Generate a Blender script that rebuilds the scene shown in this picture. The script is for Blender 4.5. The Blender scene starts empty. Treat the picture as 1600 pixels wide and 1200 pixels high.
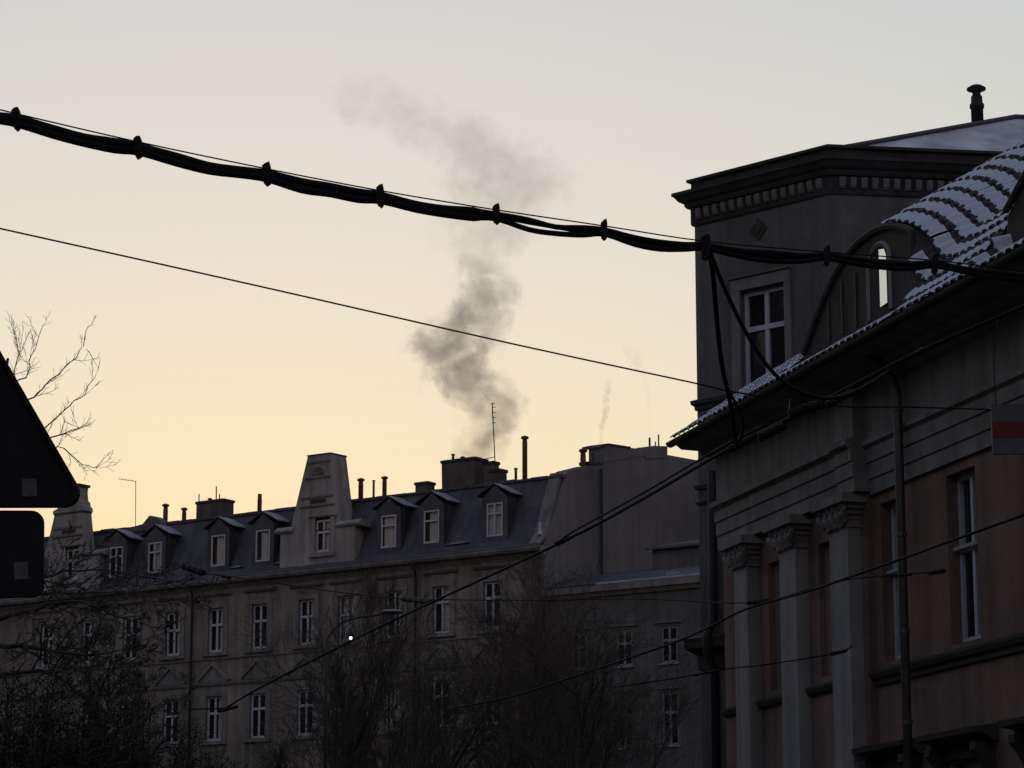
import bpy, bmesh, math, random
from mathutils import Vector, Matrix, noise

random.seed(7)
R = math.radians
SC = bpy.context.scene
COL = SC.collection

# ------------------------------------------------------------------ camera
PITCH = math.atan(905 / 4250)
EYE = Vector((0, 0, 1.6))
cam = bpy.data.objects.new('camera', bpy.data.cameras.new('camera'))
COL.objects.link(cam)
cam.location = EYE
cam.rotation_euler = (math.pi / 2 + PITCH, 0, 0)
cam.data.sensor_width = 36
cam.data.lens = 4250 / 1600 * 36
cam.data.clip_start = 0.1
cam.data.clip_end = 6000
SC.camera = cam

# ------------------------------------------------------------------ sky, sun, exposure (dusk, sun just set behind the far houses)
SUN_AZ, SUN_EL = R(-5), R(0)
world = bpy.data.worlds.new('World')
SC.world = world
world.use_nodes = True
wt = world.node_tree
sky = wt.nodes.new('ShaderNodeTexSky')
sky.sky_type = 'NISHITA'
sky.sun_disc = False
sky.sun_elevation = SUN_EL
sky.sun_rotation = SUN_AZ
sky.air_density = 1.6
sky.dust_density = 2.5
sky.ozone_density = 4.0
# thin winter veil: the glow round the set sun saturates softly, c -> s c / (c + k) in each channel, the same all over the sky
sp = wt.nodes.new('ShaderNodeSeparateColor')
cb = wt.nodes.new('ShaderNodeCombineColor')
wt.links.new(sky.outputs[0], sp.inputs[0])
for i_, (k_, s_) in enumerate(((.15, 1.32), (1.2, 3.75), (1.3, 2.26))):
    n1_ = wt.nodes.new('ShaderNodeMath')
    n1_.operation = 'ADD'
    n1_.inputs[1].default_value = k_
    n2_ = wt.nodes.new('ShaderNodeMath')
    n2_.operation = 'DIVIDE'
    n3_ = wt.nodes.new('ShaderNodeMath')
    n3_.operation = 'MULTIPLY'
    n3_.inputs[1].default_value = s_
    wt.links.new(sp.outputs[i_], n1_.inputs[0])
    wt.links.new(sp.outputs[i_], n2_.inputs[0])
    wt.links.new(n1_.outputs[0], n2_.inputs[1])
    wt.links.new(n2_.outputs[0], n3_.inputs[0])
    wt.links.new(n3_.outputs[0], cb.inputs[i_])
wt.links.new(cb.outputs[0], wt.nodes['Background'].inputs[0])
wt.nodes['Background'].inputs[1].default_value = 0.15

sun = bpy.data.objects.new('sun', bpy.data.lights.new('sun', 'SUN'))
COL.objects.link(sun)
sun.data.energy = 0.02
sun.data.angle = R(0.5)
sun.data.color = (1.0, 0.72, 0.45)
sun.rotation_euler = (R(89.5), 0, -SUN_AZ + math.pi)

SC.view_settings.view_transform = 'Standard'
SC.view_settings.look = 'None'
SC.view_settings.gamma = 1
SC.view_settings.exposure = 2.737
SC.view_settings.use_curve_mapping = False
SC.cycles.max_bounces = 5
SC.cycles.diffuse_bounces = 2
SC.cycles.glossy_bounces = 2
SC.cycles.transmission_bounces = 3
SC.cycles.volume_bounces = 0
SC.cycles.transparent_max_bounces = 8
SC.cycles.volume_max_steps = 256
SC.cycles.use_denoising = True
SC.cycles.caustics_reflective = False
SC.cycles.caustics_refractive = False


# ------------------------------------------------------------------ geometry helpers
def ray(px, py):
    x, y = (px - 800) / 4250, (600 - py) / 4250
    return Vector((x, math.cos(PITCH) - y * math.sin(PITCH), math.sin(PITCH) + y * math.cos(PITCH)))


def at(px, py, y):
    r = ray(px, py)
    return EYE + r * (y / r.y)


class Frame:
    """A street front: u runs along it, d stands out of it, z is height in metres."""

    def __init__(s, x, y, az):
        a = R(az)
        s.o = Vector((x, y, 0))
        s.u = Vector((math.sin(a), math.cos(a), 0))
        s.n = Vector((math.cos(a), -math.sin(a), 0))
        s.rot = math.atan2(s.u.y, s.u.x)

    def w(s, u, d, z):
        return s.o + s.u * u + s.n * d + Vector((0, 0, z))

    def at(s, px, py, d=0.0):
        r = ray(px, py)
        o = s.o + s.n * d
        t = (o - EYE).dot(s.n) / r.dot(s.n)
        p = EYE + r * t
        return (p - s.o).dot(s.u), p.z


class MB:
    def __init__(s):
        s.v, s.f, s.m = [], [], []

    def face(s, pts, m=0):
        b = len(s.v)
        s.v.extend(pts)
        s.f.append(tuple(range(b, b + len(pts))))
        s.m.append(m)

    def box(s, fr, u0, u1, d0, d1, z0, z1, m=0):
        b = len(s.v)
        for z in (z0, z1):
            for (u, d) in ((u0, d0), (u1, d0), (u1, d1), (u0, d1)):
                s.v.append(fr.w(u, d, z))
        for q in ((0, 1, 2, 3), (7, 6, 5, 4), (0, 4, 5, 1), (1, 5, 6, 2), (2, 6, 7, 3), (3, 7, 4, 0)):
            s.f.append(tuple(b + i for i in q))
            s.m.append(m)
        return s

    def prism(s, fr, pts, d0, d1, m=0):
        """polygon of (u, z) points, extruded from d0 to d1"""
        n, b = len(pts), len(s.v)
        for d in (d0, d1):
            s.v.extend(fr.w(u, d, z) for (u, z) in pts)
        s.f.append(tuple(range(b, b + n)))
        s.f.append(tuple(reversed(range(b + n, b + 2 * n))))
        s.m += [m, m]
        for i in range(n):
            j = (i + 1) % n
            s.f.append((b + i, b + n + i, b + n + j, b + j))
            s.m.append(m)
        return s

    def sweep(s, fr, prof, u0, u1, m=0):
        """closed polygon of (d, z) points, extruded along u"""
        n, b = len(prof), len(s.v)
        for u in (u0, u1):
            s.v.extend(fr.w(u, d, z) for (d, z) in prof)
        s.f.append(tuple(range(b, b + n)))
        s.f.append(tuple(reversed(range(b + n, b + 2 * n))))
        s.m += [m, m]
        for i in range(n):
            j = (i + 1) % n
            s.f.append((b + i, b + n + i, b + n + j, b + j))
            s.m.append(m)
        return s

    def loop_sweep(s, path, prof, m=0, closed=False):
        """profile (d, z) along a plan polyline with mitred corners, outward = right of travel"""
        n, k, b = len(path), len(prof), len(s.v)
        for i in range(n):
            p = Vector(path[i][:2])
            a = Vector(path[(i - 1) % n][:2]) if (closed or i > 0) else None
            c = Vector(path[(i + 1) % n][:2]) if (closed or i < n - 1) else None
            ns = []
            if a is not None:
                t = (p - a).normalized()
                ns.append(Vector((t.y, -t.x)))
            if c is not None:
                t = (c - p).normalized()
                ns.append(Vector((t.y, -t.x)))
            nn = sum(ns, Vector((0, 0))).normalized()
            sc = 1 / max(0.3, nn.dot(ns[0]))
            for (d, z) in prof:
                q = p + nn * d * sc
                s.v.append(Vector((q.x, q.y, z)))
        rng = n if closed else n - 1
        for i in range(rng):
            i2 = (i + 1) % n
            for j in range(k):
                j2 = (j + 1) % k
                s.f.append((b + i * k + j, b + i * k + j2, b + i2 * k + j2, b + i2 * k + j))
                s.m.append(m)
        if not closed:
            s.f.append(tuple(range(b, b + k)))
            s.f.append(tuple(reversed(range(b + (n - 1) * k, b + n * k))))
            s.m += [m, m]
        return s

    def tube(s, pts, rad, n=6, m=0, cap=True):
        pts = [Vector(p) for p in pts]
        if not isinstance(rad, (list, tuple)):
            rad = [rad] * len(pts)
        b, L = len(s.v), len(pts)
        for i, p in enumerate(pts):
            t = (pts[min(i + 1, L - 1)] - pts[max(i - 1, 0)])
            t = t.normalized() if t.length > 1e-9 else Vector((0, 0, 1))
            x = t.cross(Vector((0, 0, 1)) if abs(t.z) < 0.9 else Vector((1, 0, 0))).normalized()
            y = t.cross(x)
            for k in range(n):
                a = 2 * math.pi * k / n
                s.v.append(p + (x * math.cos(a) + y * math.sin(a)) * rad[i])
        for i in range(L - 1):
            for k in range(n):
                k2 = (k + 1) % n
                s.f.append((b + i * n + k, b + i * n + k2, b + (i + 1) * n + k2, b + (i + 1) * n + k))
                s.m.append(m)
        if cap:
            s.f.append(tuple(b + k for k in reversed(range(n))))
            s.f.append(tuple(b + (L - 1) * n + k for k in range(n)))
            s.m += [m, m]
        return s

    def lathe(s, c, prof, n=14, m=0):
        c = Vector(c)
        return s.tube([c + Vector((0, 0, z)) for (r, z) in prof], [max(r, 0.001) for (r, z) in prof], n, m)

    def ball(s, c, r, n=8, m=0, sz=(1, 1, 1)):
        b = len(s.v)
        c = Vector(c)
        rings = n // 2 + 1
        for i in range(rings + 1):
            th = math.pi * i / rings
            for k in range(n):
                a = 2 * math.pi * k / n
                s.v.append(c + Vector((r * sz[0] * math.sin(th) * math.cos(a), r * sz[1] * math.sin(th) * math.sin(a), r * sz[2] * math.cos(th))))
        for i in range(rings):
            for k in range(n):
                k2 = (k + 1) % n
                s.f.append((b + i * n + k, b + (i + 1) * n + k, b + (i + 1) * n + k2, b + i * n + k2))
                s.m.append(m)
        return s

    def wall(s, fr, d, u0, u1, z0, z1, holes, depth=0.2, m=0, mr=0):
        """a front with rectangular openings (u0,u1,z0,z1) and their reveals"""
        us = sorted({u0, u1} | {h[0] for h in holes} | {h[1] for h in holes})
        zs = sorted({z0, z1} | {h[2] for h in holes} | {h[3] for h in holes})
        us = [u for u in us if u0 <= u <= u1]
        zs = [z for z in zs if z0 <= z <= z1]
        for i in range(len(us) - 1):
            for j in range(len(zs) - 1):
                uc, zc = (us[i] + us[i + 1]) / 2, (zs[j] + zs[j + 1]) / 2
                if any(h[0] < uc < h[1] and h[2] < zc < h[3] for h in holes):
                    continue
                s.face([fr.w(us[i], d, zs[j]), fr.w(us[i + 1], d, zs[j]), fr.w(us[i + 1], d, zs[j + 1]), fr.w(us[i], d, zs[j + 1])], m)
        for (a, b_, c, e) in holes:
            k = d - depth
            s.face([fr.w(a, d, c), fr.w(a, d, e), fr.w(a, k, e), fr.w(a, k, c)], mr)
            s.face([fr.w(b_, d, c), fr.w(b_, k, c), fr.w(b_, k, e), fr.w(b_, d, e)], mr)
            s.face([fr.w(a, d, e), fr.w(b_, d, e), fr.w(b_, k, e), fr.w(a, k, e)], mr)
            s.face([fr.w(a, d, c), fr.w(a, k, c), fr.w(b_, k, c), fr.w(b_, d, c)], mr)
        return s

    def build(s, name, mats, parent=None, smooth=False, clean=True):
        off = Vector((0, 0, 0))
        p = parent
        while p is not None:
            off += p.location
            p = p.parent
        me = bpy.data.meshes.new(name)
        me.from_pydata([tuple(Vector(v) - off) for v in s.v], [], s.f)
        if not isinstance(mats, (list, tuple)):
            mats = [mats]
        for m_ in mats:
            me.materials.append(m_)
        if len(mats) > 1:
            me.polygons.foreach_set('material_index', s.m)
        if smooth:
            me.polygons.foreach_set('use_smooth', [True] * len(me.polygons))
        if clean and len(s.f) < 4000:
            bm = bmesh.new()
            bm.from_mesh(me)
            bmesh.ops.recalc_face_normals(bm, faces=bm.faces)
            bm.to_mesh(me)
            bm.free()
        me.update()
        o = bpy.data.objects.new(name, me)
        COL.objects.link(o)
        o.parent = parent
        return o


def tag(o, label=None, cat=None, group=None, kind=None):
    if label:
        o['label'] = label
    if cat:
        o['category'] = cat
    if group:
        o['group'] = group
    if kind:
        o['kind'] = kind
    return o


def thing(name, loc, label, cat, group=None):
    o = bpy.data.objects.new(name, None)
    COL.objects.link(o)
    o.location = loc
    o.empty_display_size = 0.3
    return tag(o, label, cat, group)


# ------------------------------------------------------------------ materials
def mat(name, col, rough=0.85, var=0.25, scale=1.2, streak=0.0, bump=0.0, col2=None, metal=0.0, fine=18.0, spec=0.3):
    m = bpy.data.materials.new(name)
    m.use_nodes = True
    t = m.node_tree
    b = t.nodes['Principled BSDF']
    b.inputs['Roughness'].default_value = rough
    b.inputs['Metallic'].default_value = metal
    b.inputs['Specular IOR Level'].default_value = spec
    tc = t.nodes.new('ShaderNodeTexCoord')
    n1 = t.nodes.new('ShaderNodeTexNoise')
    n1.inputs['Scale'].default_value = scale
    n1.inputs['Detail'].default_value = 6
    n1.inputs['Roughness'].default_value = 0.62
    t.links.new(tc.outputs['Object'], n1.inputs['Vector'])
    r = t.nodes.new('ShaderNodeValToRGB')
    c2 = col2 or tuple(c * (1 - var) for c in col)
    c3 = tuple(min(1, c * (1 + var * 0.7)) for c in col)
    r.color_ramp.elements[0].position = 0.3
    r.color_ramp.elements[0].color = (*c2, 1)
    r.color_ramp.elements[1].position = 0.72
    r.color_ramp.elements[1].color = (*c3, 1)
    t.links.new(n1.outputs['Fac'], r.inputs['Fac'])
    out = r.outputs['Color']
    if streak > 0:
        mp = t.nodes.new('ShaderNodeMapping')
        mp.inputs['Scale'].default_value = (3.2, 3.2, 0.22)
        t.links.new(tc.outputs['Object'], mp.inputs['Vector'])
        n2 = t.nodes.new('ShaderNodeTexNoise')
        n2.inputs['Scale'].default_value = 1.0
        n2.inputs['Detail'].default_value = 5
        t.links.new(mp.outputs[0], n2.inputs['Vector'])
        r2 = t.nodes.new('ShaderNodeValToRGB')
        r2.color_ramp.elements[0].position = 0.35
        r2.color_ramp.elements[0].color = (1 - streak, 1 - streak, 1 - streak, 1)
        r2.color_ramp.elements[1].position = 0.62
        r2.color_ramp.elements[1].color = (1, 1, 1, 1)
        t.links.new(n2.outputs['Fac'], r2.inputs['Fac'])
        mx = t.nodes.new('ShaderNodeMix')
        mx.data_type = 'RGBA'
        mx.blend_type = 'MULTIPLY'
        mx.inputs['Factor'].default_value = 1
        t.links.new(out, mx.inputs['A'])
        t.links.new(r2.outputs['Color'], mx.inputs['B'])
        out = mx.outputs['Result']
    t.links.new(out, b.inputs['Base Color'])
    if bump > 0:
        n3 = t.nodes.new('ShaderNodeTexNoise')
        n3.inputs['Scale'].default_value = fine
        n3.inputs['Detail'].default_value = 4
        t.links.new(tc.outputs['Object'], n3.inputs['Vector'])
        bp = t.nodes.new('ShaderNodeBump')
        bp.inputs['Strength'].default_value = bump
        bp.inputs['Distance'].default_value = 0.02
        t.links.new(n3.outputs['Fac'], bp.inputs['Height'])
        t.links.new(bp.outputs[0], b.inputs['Normal'])
    return m


M = {}
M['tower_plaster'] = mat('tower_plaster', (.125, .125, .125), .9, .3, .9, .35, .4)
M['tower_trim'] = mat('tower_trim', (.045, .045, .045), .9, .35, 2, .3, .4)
M['grey_plaster'] = mat('grey_plaster', (.22, .218, .21), .9, .35, .9, .35, .4)
M['pilaster'] = mat('pilaster_plaster', (.26, .26, .258), .9, .2, 1.0, .3, .3)
M['red_plaster'] = mat('red_plaster', (.2, .132, .108), .95, .35, .8, .3, .5)
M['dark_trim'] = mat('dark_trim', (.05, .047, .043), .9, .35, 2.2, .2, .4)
M['white_paint'] = mat('white_window_paint', (.42, .45, .5), .5, .15, 6)
M['zinc'] = mat('zinc_sheet', (.09, .09, .095), .5, .25, 4, 0, 0, metal=.5)
M['clay'] = mat('clay_tile', (.05, .043, .042), .85, .35, 5, 0, .4)
M['snow'] = mat('snow', (.53, .58, .66), .75, .24, 2.4, 0, .5, fine=9)
M['old_snow'] = mat('thin_snow', (.5, .54, .6), .8, .3, 1.6, 0, .5, col2=(.26, .27, .3), fine=7)
M['wood'] = mat('painted_wood', (.27, .19, .155), .7, .25, 3, .3)
M['dark_wood'] = mat('dark_wood', (.05, .035, .03), .7, .25, 3)
M['far_plaster'] = mat('far_plaster', (.225, .203, .175), .95, .45, .45, .4, .3)
M['gable_plaster'] = mat('gable_plaster', (.3, .3, .29), .9, .3, .6, .35, .3)
M['far_trim'] = mat('far_trim', (.205, .205, .203), .9, .3, .8, .35, .3)
M['slate'] = mat('slate', (.066, .073, .09), .6, .4, .9, .3, .5, fine=6)
M['far_snow'] = mat('roof_snow_patch', (.27, .29, .33), .8, .35, 2.2)
M['fire_wall'] = mat('fire_wall_plaster', (.15, .156, .16), .95, .42, .22, .15, .3)
M['low_wall'] = mat('low_house_plaster', (.115, .116, .117), .95, .4, .3, .3, .3)
M['dull_paint'] = mat('dull_window_paint', (.2, .21, .23), .6, .2, 4)
M['brick'] = mat('chimney_plaster', (.115, .105, .10), .95, .3, 1.2, .3, .4)
M['rust'] = mat('rusty_pipe', (.12, .062, .04), .8, .35, 4)
M['bark'] = mat('bark', (.05, .042, .036), .95, .35, 6)
M['twig'] = mat('twig_bark', (.066, .057, .05), .95, .3, 3)
M['leaf'] = mat('dark_leaf', (.014, .015, .013), .95, .4, 3, spec=.05)
M['rubber'] = mat('black_rubber', (.012, .012, .013), .75, .25, 10, spec=.15)
M['steel'] = mat('dark_steel', (.03, .03, .032), .7, .25, 10, metal=.3)
M['sign_back'] = mat('sign_back_paint', (.022, .022, .024), .8, .15, 5, spec=.1)
M['sticker'] = mat('sticker_paper', (.11, .11, .11), .85, .25, 30)
M['sign_white'] = mat('sign_white', (.08, .092, .1), .7, .25, 8)
M['sign_red'] = mat('sign_red', (.15, .012, .014), .6, .2, 8)
M['asphalt'] = mat('asphalt', (.05, .05, .052), .9, .25, .6, 0, .4)
M['paving'] = mat('paving', (.12, .12, .115), .9, .25, .8, 0, .4)
M['ground'] = mat('ground_soil', (.06, .058, .05), .95, .3, .2)
M['curtain'] = mat('curtain_cloth', (.8, .79, .74), .9, .1, 4)


def glass(name, base, rough=0.06, trans=False):
    m = bpy.data.materials.new(name)
    m.use_nodes = True
    t = m.node_tree
    b = t.nodes['Principled BSDF']
    b.inputs['Base Color'].default_value = (*base, 1)
    b.inputs['Roughness'].default_value = rough
    b.inputs['IOR'].default_value = 1.5
    tc = t.nodes.new('ShaderNodeTexCoord')
    n = t.nodes.new('ShaderNodeTexNoise')
    n.inputs['Scale'].default_value = 1.4
    t.links.new(tc.outputs['Object'], n.inputs['Vector'])
    bp = t.nodes.new('ShaderNodeBump')
    bp.inputs['Strength'].default_value = 0.06
    bp.inputs['Distance'].default_value = 0.05
    t.links.new(n.outputs['Fac'], bp.inputs['Height'])
    t.links.new(bp.outputs[0], b.inputs['Normal'])
    if trans:
        tr = t.nodes.new('ShaderNodeBsdfTransparent')
        tr.inputs[0].default_value = (.93, .94, .94, 1)
        mx = t.nodes.new('ShaderNodeMixShader')
        mx.inputs[0].default_value = 0.12
        t.links.new(tr.outputs[0], mx.inputs[1])
        t.links.new(b.outputs[0], mx.inputs[2])
        t.links.new(mx.outputs[0], t.nodes['Material Output'].inputs['Surface'])
    return m


M['pane'] = glass('window_glass_dark_room', (.006, .008, .014))
M['clear'] = glass('window_glass_clear', (.02, .02, .025), .08, True)
M['mirror_pane'] = glass('window_glass_glossy', (.03, .03, .03), .03)
M['mirror_pane'].node_tree.nodes['Principled BSDF'].inputs['Metallic'].default_value = 0.85
M['mirror_pane'].node_tree.nodes['Principled BSDF'].inputs['Base Color'].default_value = (.85, .86, .85, 1)


def emit(name, col, strength):
    m = bpy.data.materials.new(name)
    m.use_nodes = True
    t = m.node_tree
    b = t.nodes['Principled BSDF']
    b.inputs['Base Color'].default_value = (.8, .8, .8, 1)
    b.inputs['Emission Color'].default_value = (*col, 1)
    b.inputs['Emission Strength'].default_value = strength
    return m


M['lamp_glow'] = emit('lamp_glow', (1, .97, .9), 0.35)

# ------------------------------------------------------------------ ground
NH = Frame(3.465, 43.0, 164.24)       # near apartment house, u towards the camera
g = MB()
g.face([Vector((-3000, -3000, 0)), Vector((3000, -3000, 0)), Vector((3000, 3000, 0)), Vector((-3000, 3000, 0))])
tag(g.build('ground', M['ground']), kind='structure')
g = MB()
g.face([NH.w(-90, 4, .004), NH.w(60, 4, .004), NH.w(60, 24, .004), NH.w(-90, 24, .004)])
tag(g.build('road', M['asphalt']), kind='structure')
g = MB()
g.box(NH, 0.0, 60, 0.62, 4, 0, .12)
tag(g.build('pavement', M['paving']), kind='structure')
g = MB()
g.box(NH, -60, 60, 24, 28, 0, .12)
tag(g.build('pavement_opposite', M['paving']), kind='structure')


# unseen house blocks added on the other side and behind the viewer, to shut out the low sky from the fronts
def sky_blocker(u0, u1, d0, d1, h, label, NH=NH):
    t = thing('sky_blocker', NH.w((u0 + u1) / 2, (d0 + d1) / 2, 0), label, 'house', 'added sky blockers out of the picture')
    k = MB()
    k.box(NH, u0, u1, min(d0, d1), max(d0, d1), 0, h)
    k.build('wall', M['grey_plaster'], t)
    k = MB()
    m_ = (d0 + d1) / 2
    k.sweep(NH, [(min(d0, d1) - .5, h + .004), (max(d0, d1) + .5, h + .004), (m_, h + 3.6)], u0, u1)
    k.build('roof', M['slate'], t)
    return t


sky_blocker(-42, -6, 28.2, 40, 20, 'added unseen terrace across the street, beyond the left picture edge')
sky_blocker(-5.6, 30, 28.2, 40, 15.2, 'added unseen terrace across the street, level with the viewer')
sky_blocker(30.6, 75, 28.2, 40, 17, 'added unseen terrace across the street, behind the viewer')
SQ = Frame(-60, 60, 0)  # added so the tenement panes mirror something dark
sky_blocker(0, 85, -12, 0, 22, 'tall added unseen terrace closing the square, far beyond the left picture edge', SQ)
sky_blocker(16.0, 60, -12, 0, 14.5, 'added unseen terrace on the near side, right of the viewer')


# ------------------------------------------------------------------ windows
_rp = random.Random(29)


def casement(parent, fr, u0, u1, z0, z1, d, transom=0.62, bar=.055, pane_mat=None, name='window', curtain=False, thick=.06, cross=True, mid=True, sill=None, sill_mat=None, paint=None):
    """white frame with panes; frame face at depth d"""
    pm = pane_mat or M['pane']
    f = MB()
    f.box(fr, u0, u0 + bar, d - thick, d, z0, z1)
    f.box(fr, u1 - bar, u1, d - thick, d, z0, z1)
    f.box(fr, u0 + bar, u1 - bar, d - thick, d, z0, z0 + bar * 1.2)
    f.box(fr, u0 + bar, u1 - bar, d - thick, d, z1 - bar, z1)
    zt = z0 + (z1 - z0) * transom
    uc = (u0 + u1) / 2
    cells = []
    if cross:
        f.box(fr, u0 + bar, u1 - bar, d - thick, d + .015, zt - bar * .6, zt + bar * .6)
        zr = [(z0 + bar * 1.2, zt - bar * .6), (zt + bar * .6, z1 - bar)]
    else:
        zr = [(z0 + bar * 1.2, z1 - bar)]
    if mid:
        for (a, b) in zr:
            f.box(fr, uc - bar * .55, uc + bar * .55, d - thick, d + .008, a, b)
            cells += [(u0 + bar, uc - bar * .55, a, b), (uc + bar * .55, u1 - bar, a, b)]
    else:
        cells = [(u0 + bar, u1 - bar, a, b) for (a, b) in zr]
    w = f.build(name, paint or M['white_paint'], parent)
    for (a, b, c, e) in cells:
        p = MB()
        t0, t1 = _rp.uniform(-.007, .007), _rp.uniform(-.005, .005)
        dd = d - thick * .6
        p.face([fr.w(a, dd - t0 - t1, c), fr.w(b, dd + t0 - t1, c), fr.w(b, dd + t0 + t1, e), fr.w(a, dd - t0 + t1, e)])
        p.face([fr.w(a, dd - .008 - t0 - t1, c), fr.w(b, dd - .008 + t0 - t1, c), fr.w(b, dd - .008 + t0 + t1, e), fr.w(a, dd - .008 - t0 + t1, e)])
        p.build('pane', pm, w)
    if curtain:
        p = MB()
        n = 14
        split = u0 + (u1 - u0) * curtain
        for i in range(n):
            a, b = split + (u1 - split) * i / n, split + (u1 - split) * (i + 1) / n
            da, db = [d - thick - .05 + .018 * math.sin(k * 2.3) for k in (i, i + 1)]
            p.face([fr.w(a, da, z0), fr.w(b, db, z0), fr.w(b, db, z1), fr.w(a, da, z1)])
        p.build('curtain', M['curtain'], w, True)
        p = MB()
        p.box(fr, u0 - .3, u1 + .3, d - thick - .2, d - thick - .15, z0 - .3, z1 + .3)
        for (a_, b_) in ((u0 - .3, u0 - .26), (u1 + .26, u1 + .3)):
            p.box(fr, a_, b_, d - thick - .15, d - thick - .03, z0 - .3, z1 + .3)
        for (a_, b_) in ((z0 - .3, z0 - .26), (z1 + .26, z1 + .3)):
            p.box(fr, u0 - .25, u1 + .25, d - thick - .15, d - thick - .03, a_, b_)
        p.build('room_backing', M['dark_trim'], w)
    if sill:
        p = MB()
        p.box(fr, u0 - .08, u1 + .08, d - thick, d + sill, z0 - .06, z0 - .002)
        p.build('sill', sill_mat or M['zinc'], w)
    return w


# ================================================================== near apartment house
EZ, ED, TAN = 9.75, 0.95, 0.62          # eave height, overhang, roof slope
house = thing('apartment_house', NH.w(6, 0, 0), 'red and grey plastered apartment house with flat columns and snowy tiled roof at the right', 'house')
HB = 15.0
wins = [(6.02, 6.86, 5.62, 7.82), (8.18, 9.05, 5.62, 7.84), (10.6, 11.45, 5.62, 7.84), (12.9, 13.75, 5.62, 7.84)]
lows = [(6.0, 6.9, 1.9, 4.1), (8.1, 9.1, 1.9, 4.1), (10.55, 11.5, 1.9, 4.1), (12.85, 13.8, 1.9, 4.1)]
b = MB()
b.wall(NH, 0, 5.75, HB, 0, 7.98, wins + lows, .28)
b.wall(NH, .1, .0, 5.75, 0, 8.03, [(1.95, 2.72, 5.62, 7.55), (3.97, 4.7, 5.62, 7.55)], .1)
for (a, c) in ((1.95, 2.72), (3.97, 4.7)):
    b.face([NH.w(a, 0, 5.62), NH.w(c, 0, 5.62), NH.w(c, 0, 7.55), NH.w(a, 0, 7.55)])
b.face([NH.w(5.75, 0, 0), NH.w(5.75, .1, 0), NH.w(5.75, .1, 8.03), NH.w(5.75, 0, 8.03)])
b.build('wall', M['red_plaster'], house)
b = MB()
b.face([NH.w(0, .1, 0), NH.w(0, .1, 9.5), NH.w(0, -9.0, 9.5), NH.w(0, -9.0, 0)])
b.face([NH.w(HB, 0, 0), NH.w(HB, 0, 9.5), NH.w(HB, -9, 9.5), NH.w(HB, -9, 0)])
b.face([NH.w(0, -9, 0), NH.w(HB, -9, 0), NH.w(HB, -9, 9.5), NH.w(0, -9, 9.5)])
b.build('end_wall', M['grey_plaster'], house)
# frieze and architrave, standing forward over the columns
b = MB()
prof = [(-.2, 7.98), (.06, 7.98), (.06, 8.19), (.085, 8.195), (.085, 8.42), (.11, 8.425), (.11, 8.62), (.17, 8.66), (.17, 8.72), (.1, 8.76), (.1, 9.5), (-.2, 9.5)]
b.sweep(NH, prof, 5.82, HB)
b.build('frieze', M['grey_plaster'], house)
b = MB()
prof = [(-.2, 8.03), (.24, 8.03), (.24, 8.23), (.265, 8.235), (.265, 8.45), (.29, 8.455), (.29, 8.63), (.37, 8.68), (.37, 8.76), (.25, 8.8), (.25, 9.5), (-.2, 9.5)]
b.sweep(NH, prof, .12, 5.2)
b.build('frieze', M['grey_plaster'], house)
b = MB()
prof2 = [(d + .05 if d > 0 else d, z) for d, z in prof]
b.sweep(NH, prof2, 5.2, 5.82)
b.build('frieze_pier', M['grey_plaster'], house)
# main cornice
b = MB()
b.sweep(NH, [(.0, 9.42), (.14, 9.44), (.2, 9.5), (.2, 9.53), (.42, 9.55), (.47, 9.6), (.47, 9.63), (.78, 9.64), (.86, 9.7), (.86, 9.74), (0, 9.76)], -.02, HB)
b.build('cornice', M['grey_plaster'], house)
b = MB()
pr = [(ED - .005 + .075 * math.cos(a) + .02, 9.735 + .075 * math.sin(a)) for a in [math.pi + i * math.pi / 6 for i in range(7)]]
pr += [(x - (x - ED) * .2, z + .012) for (x, z) in reversed(pr)]
b.sweep(NH, pr, -.03, HB)
b.build('gutter', M['dark_trim'], house)
# pilasters
for (a, c) in ((1.0, 1.58), (2.93, 3.58), (4.88, 5.55)):
    col = MB()
    col.box(NH, a, c, .1, .3, 0, 7.56)
    col = col.build('column', M['pilaster'], house)
    k = MB()
    uc, hw = (a + c) / 2, (c - a) / 2
    k.sweep(NH, [(.1, 7.56), (.31, 7.56), (.33, 7.58), (.31, 7.6), (.1, 7.6)], a - .03, c + .03)
    for i in range(5):
        z0, z1 = 7.6 + i * .072, 7.6 + (i + 1) * .072
        g0 = .015 * i * i * .9
        k.box(NH, a - g0, c + g0, .1, .3 + g0 * .8, z0, z1 - .001)
    k.box(NH, a - .16, c + .16, .1, .44, 7.965, 8.025)
    for sgn in (-1, 1):
        k.tube([NH.w(uc + sgn * (hw + .06), .12, 7.9), NH.w(uc + sgn * (hw + .06), .42, 7.9)], .07, 9)
        k.tube([NH.w(uc + sgn * (hw + .02), .34, 7.64), NH.w(uc + sgn * (hw + .08), .4, 7.74), NH.w(uc + sgn * (hw + .15), .41, 7.8)], [.05, .06, .03], 6)
    for i in range(3):
        uu = a + (c - a) * (i + .5) / 3
        k.tube([NH.w(uu, .31, 7.6), NH.w(uu, .35, 7.7), NH.w(uu, .42, 7.76), NH.w(uu, .4, 7.71)], [.07, .08, .06, .02], 6)
        k.tube([NH.w(uu + .1, .31, 7.72), NH.w(uu + .1, .36, 7.84), NH.w(uu + .1, .44, 7.9)], [.05, .06, .02], 6)
    k.build('capital', M['grey_plaster'], col)
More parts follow.
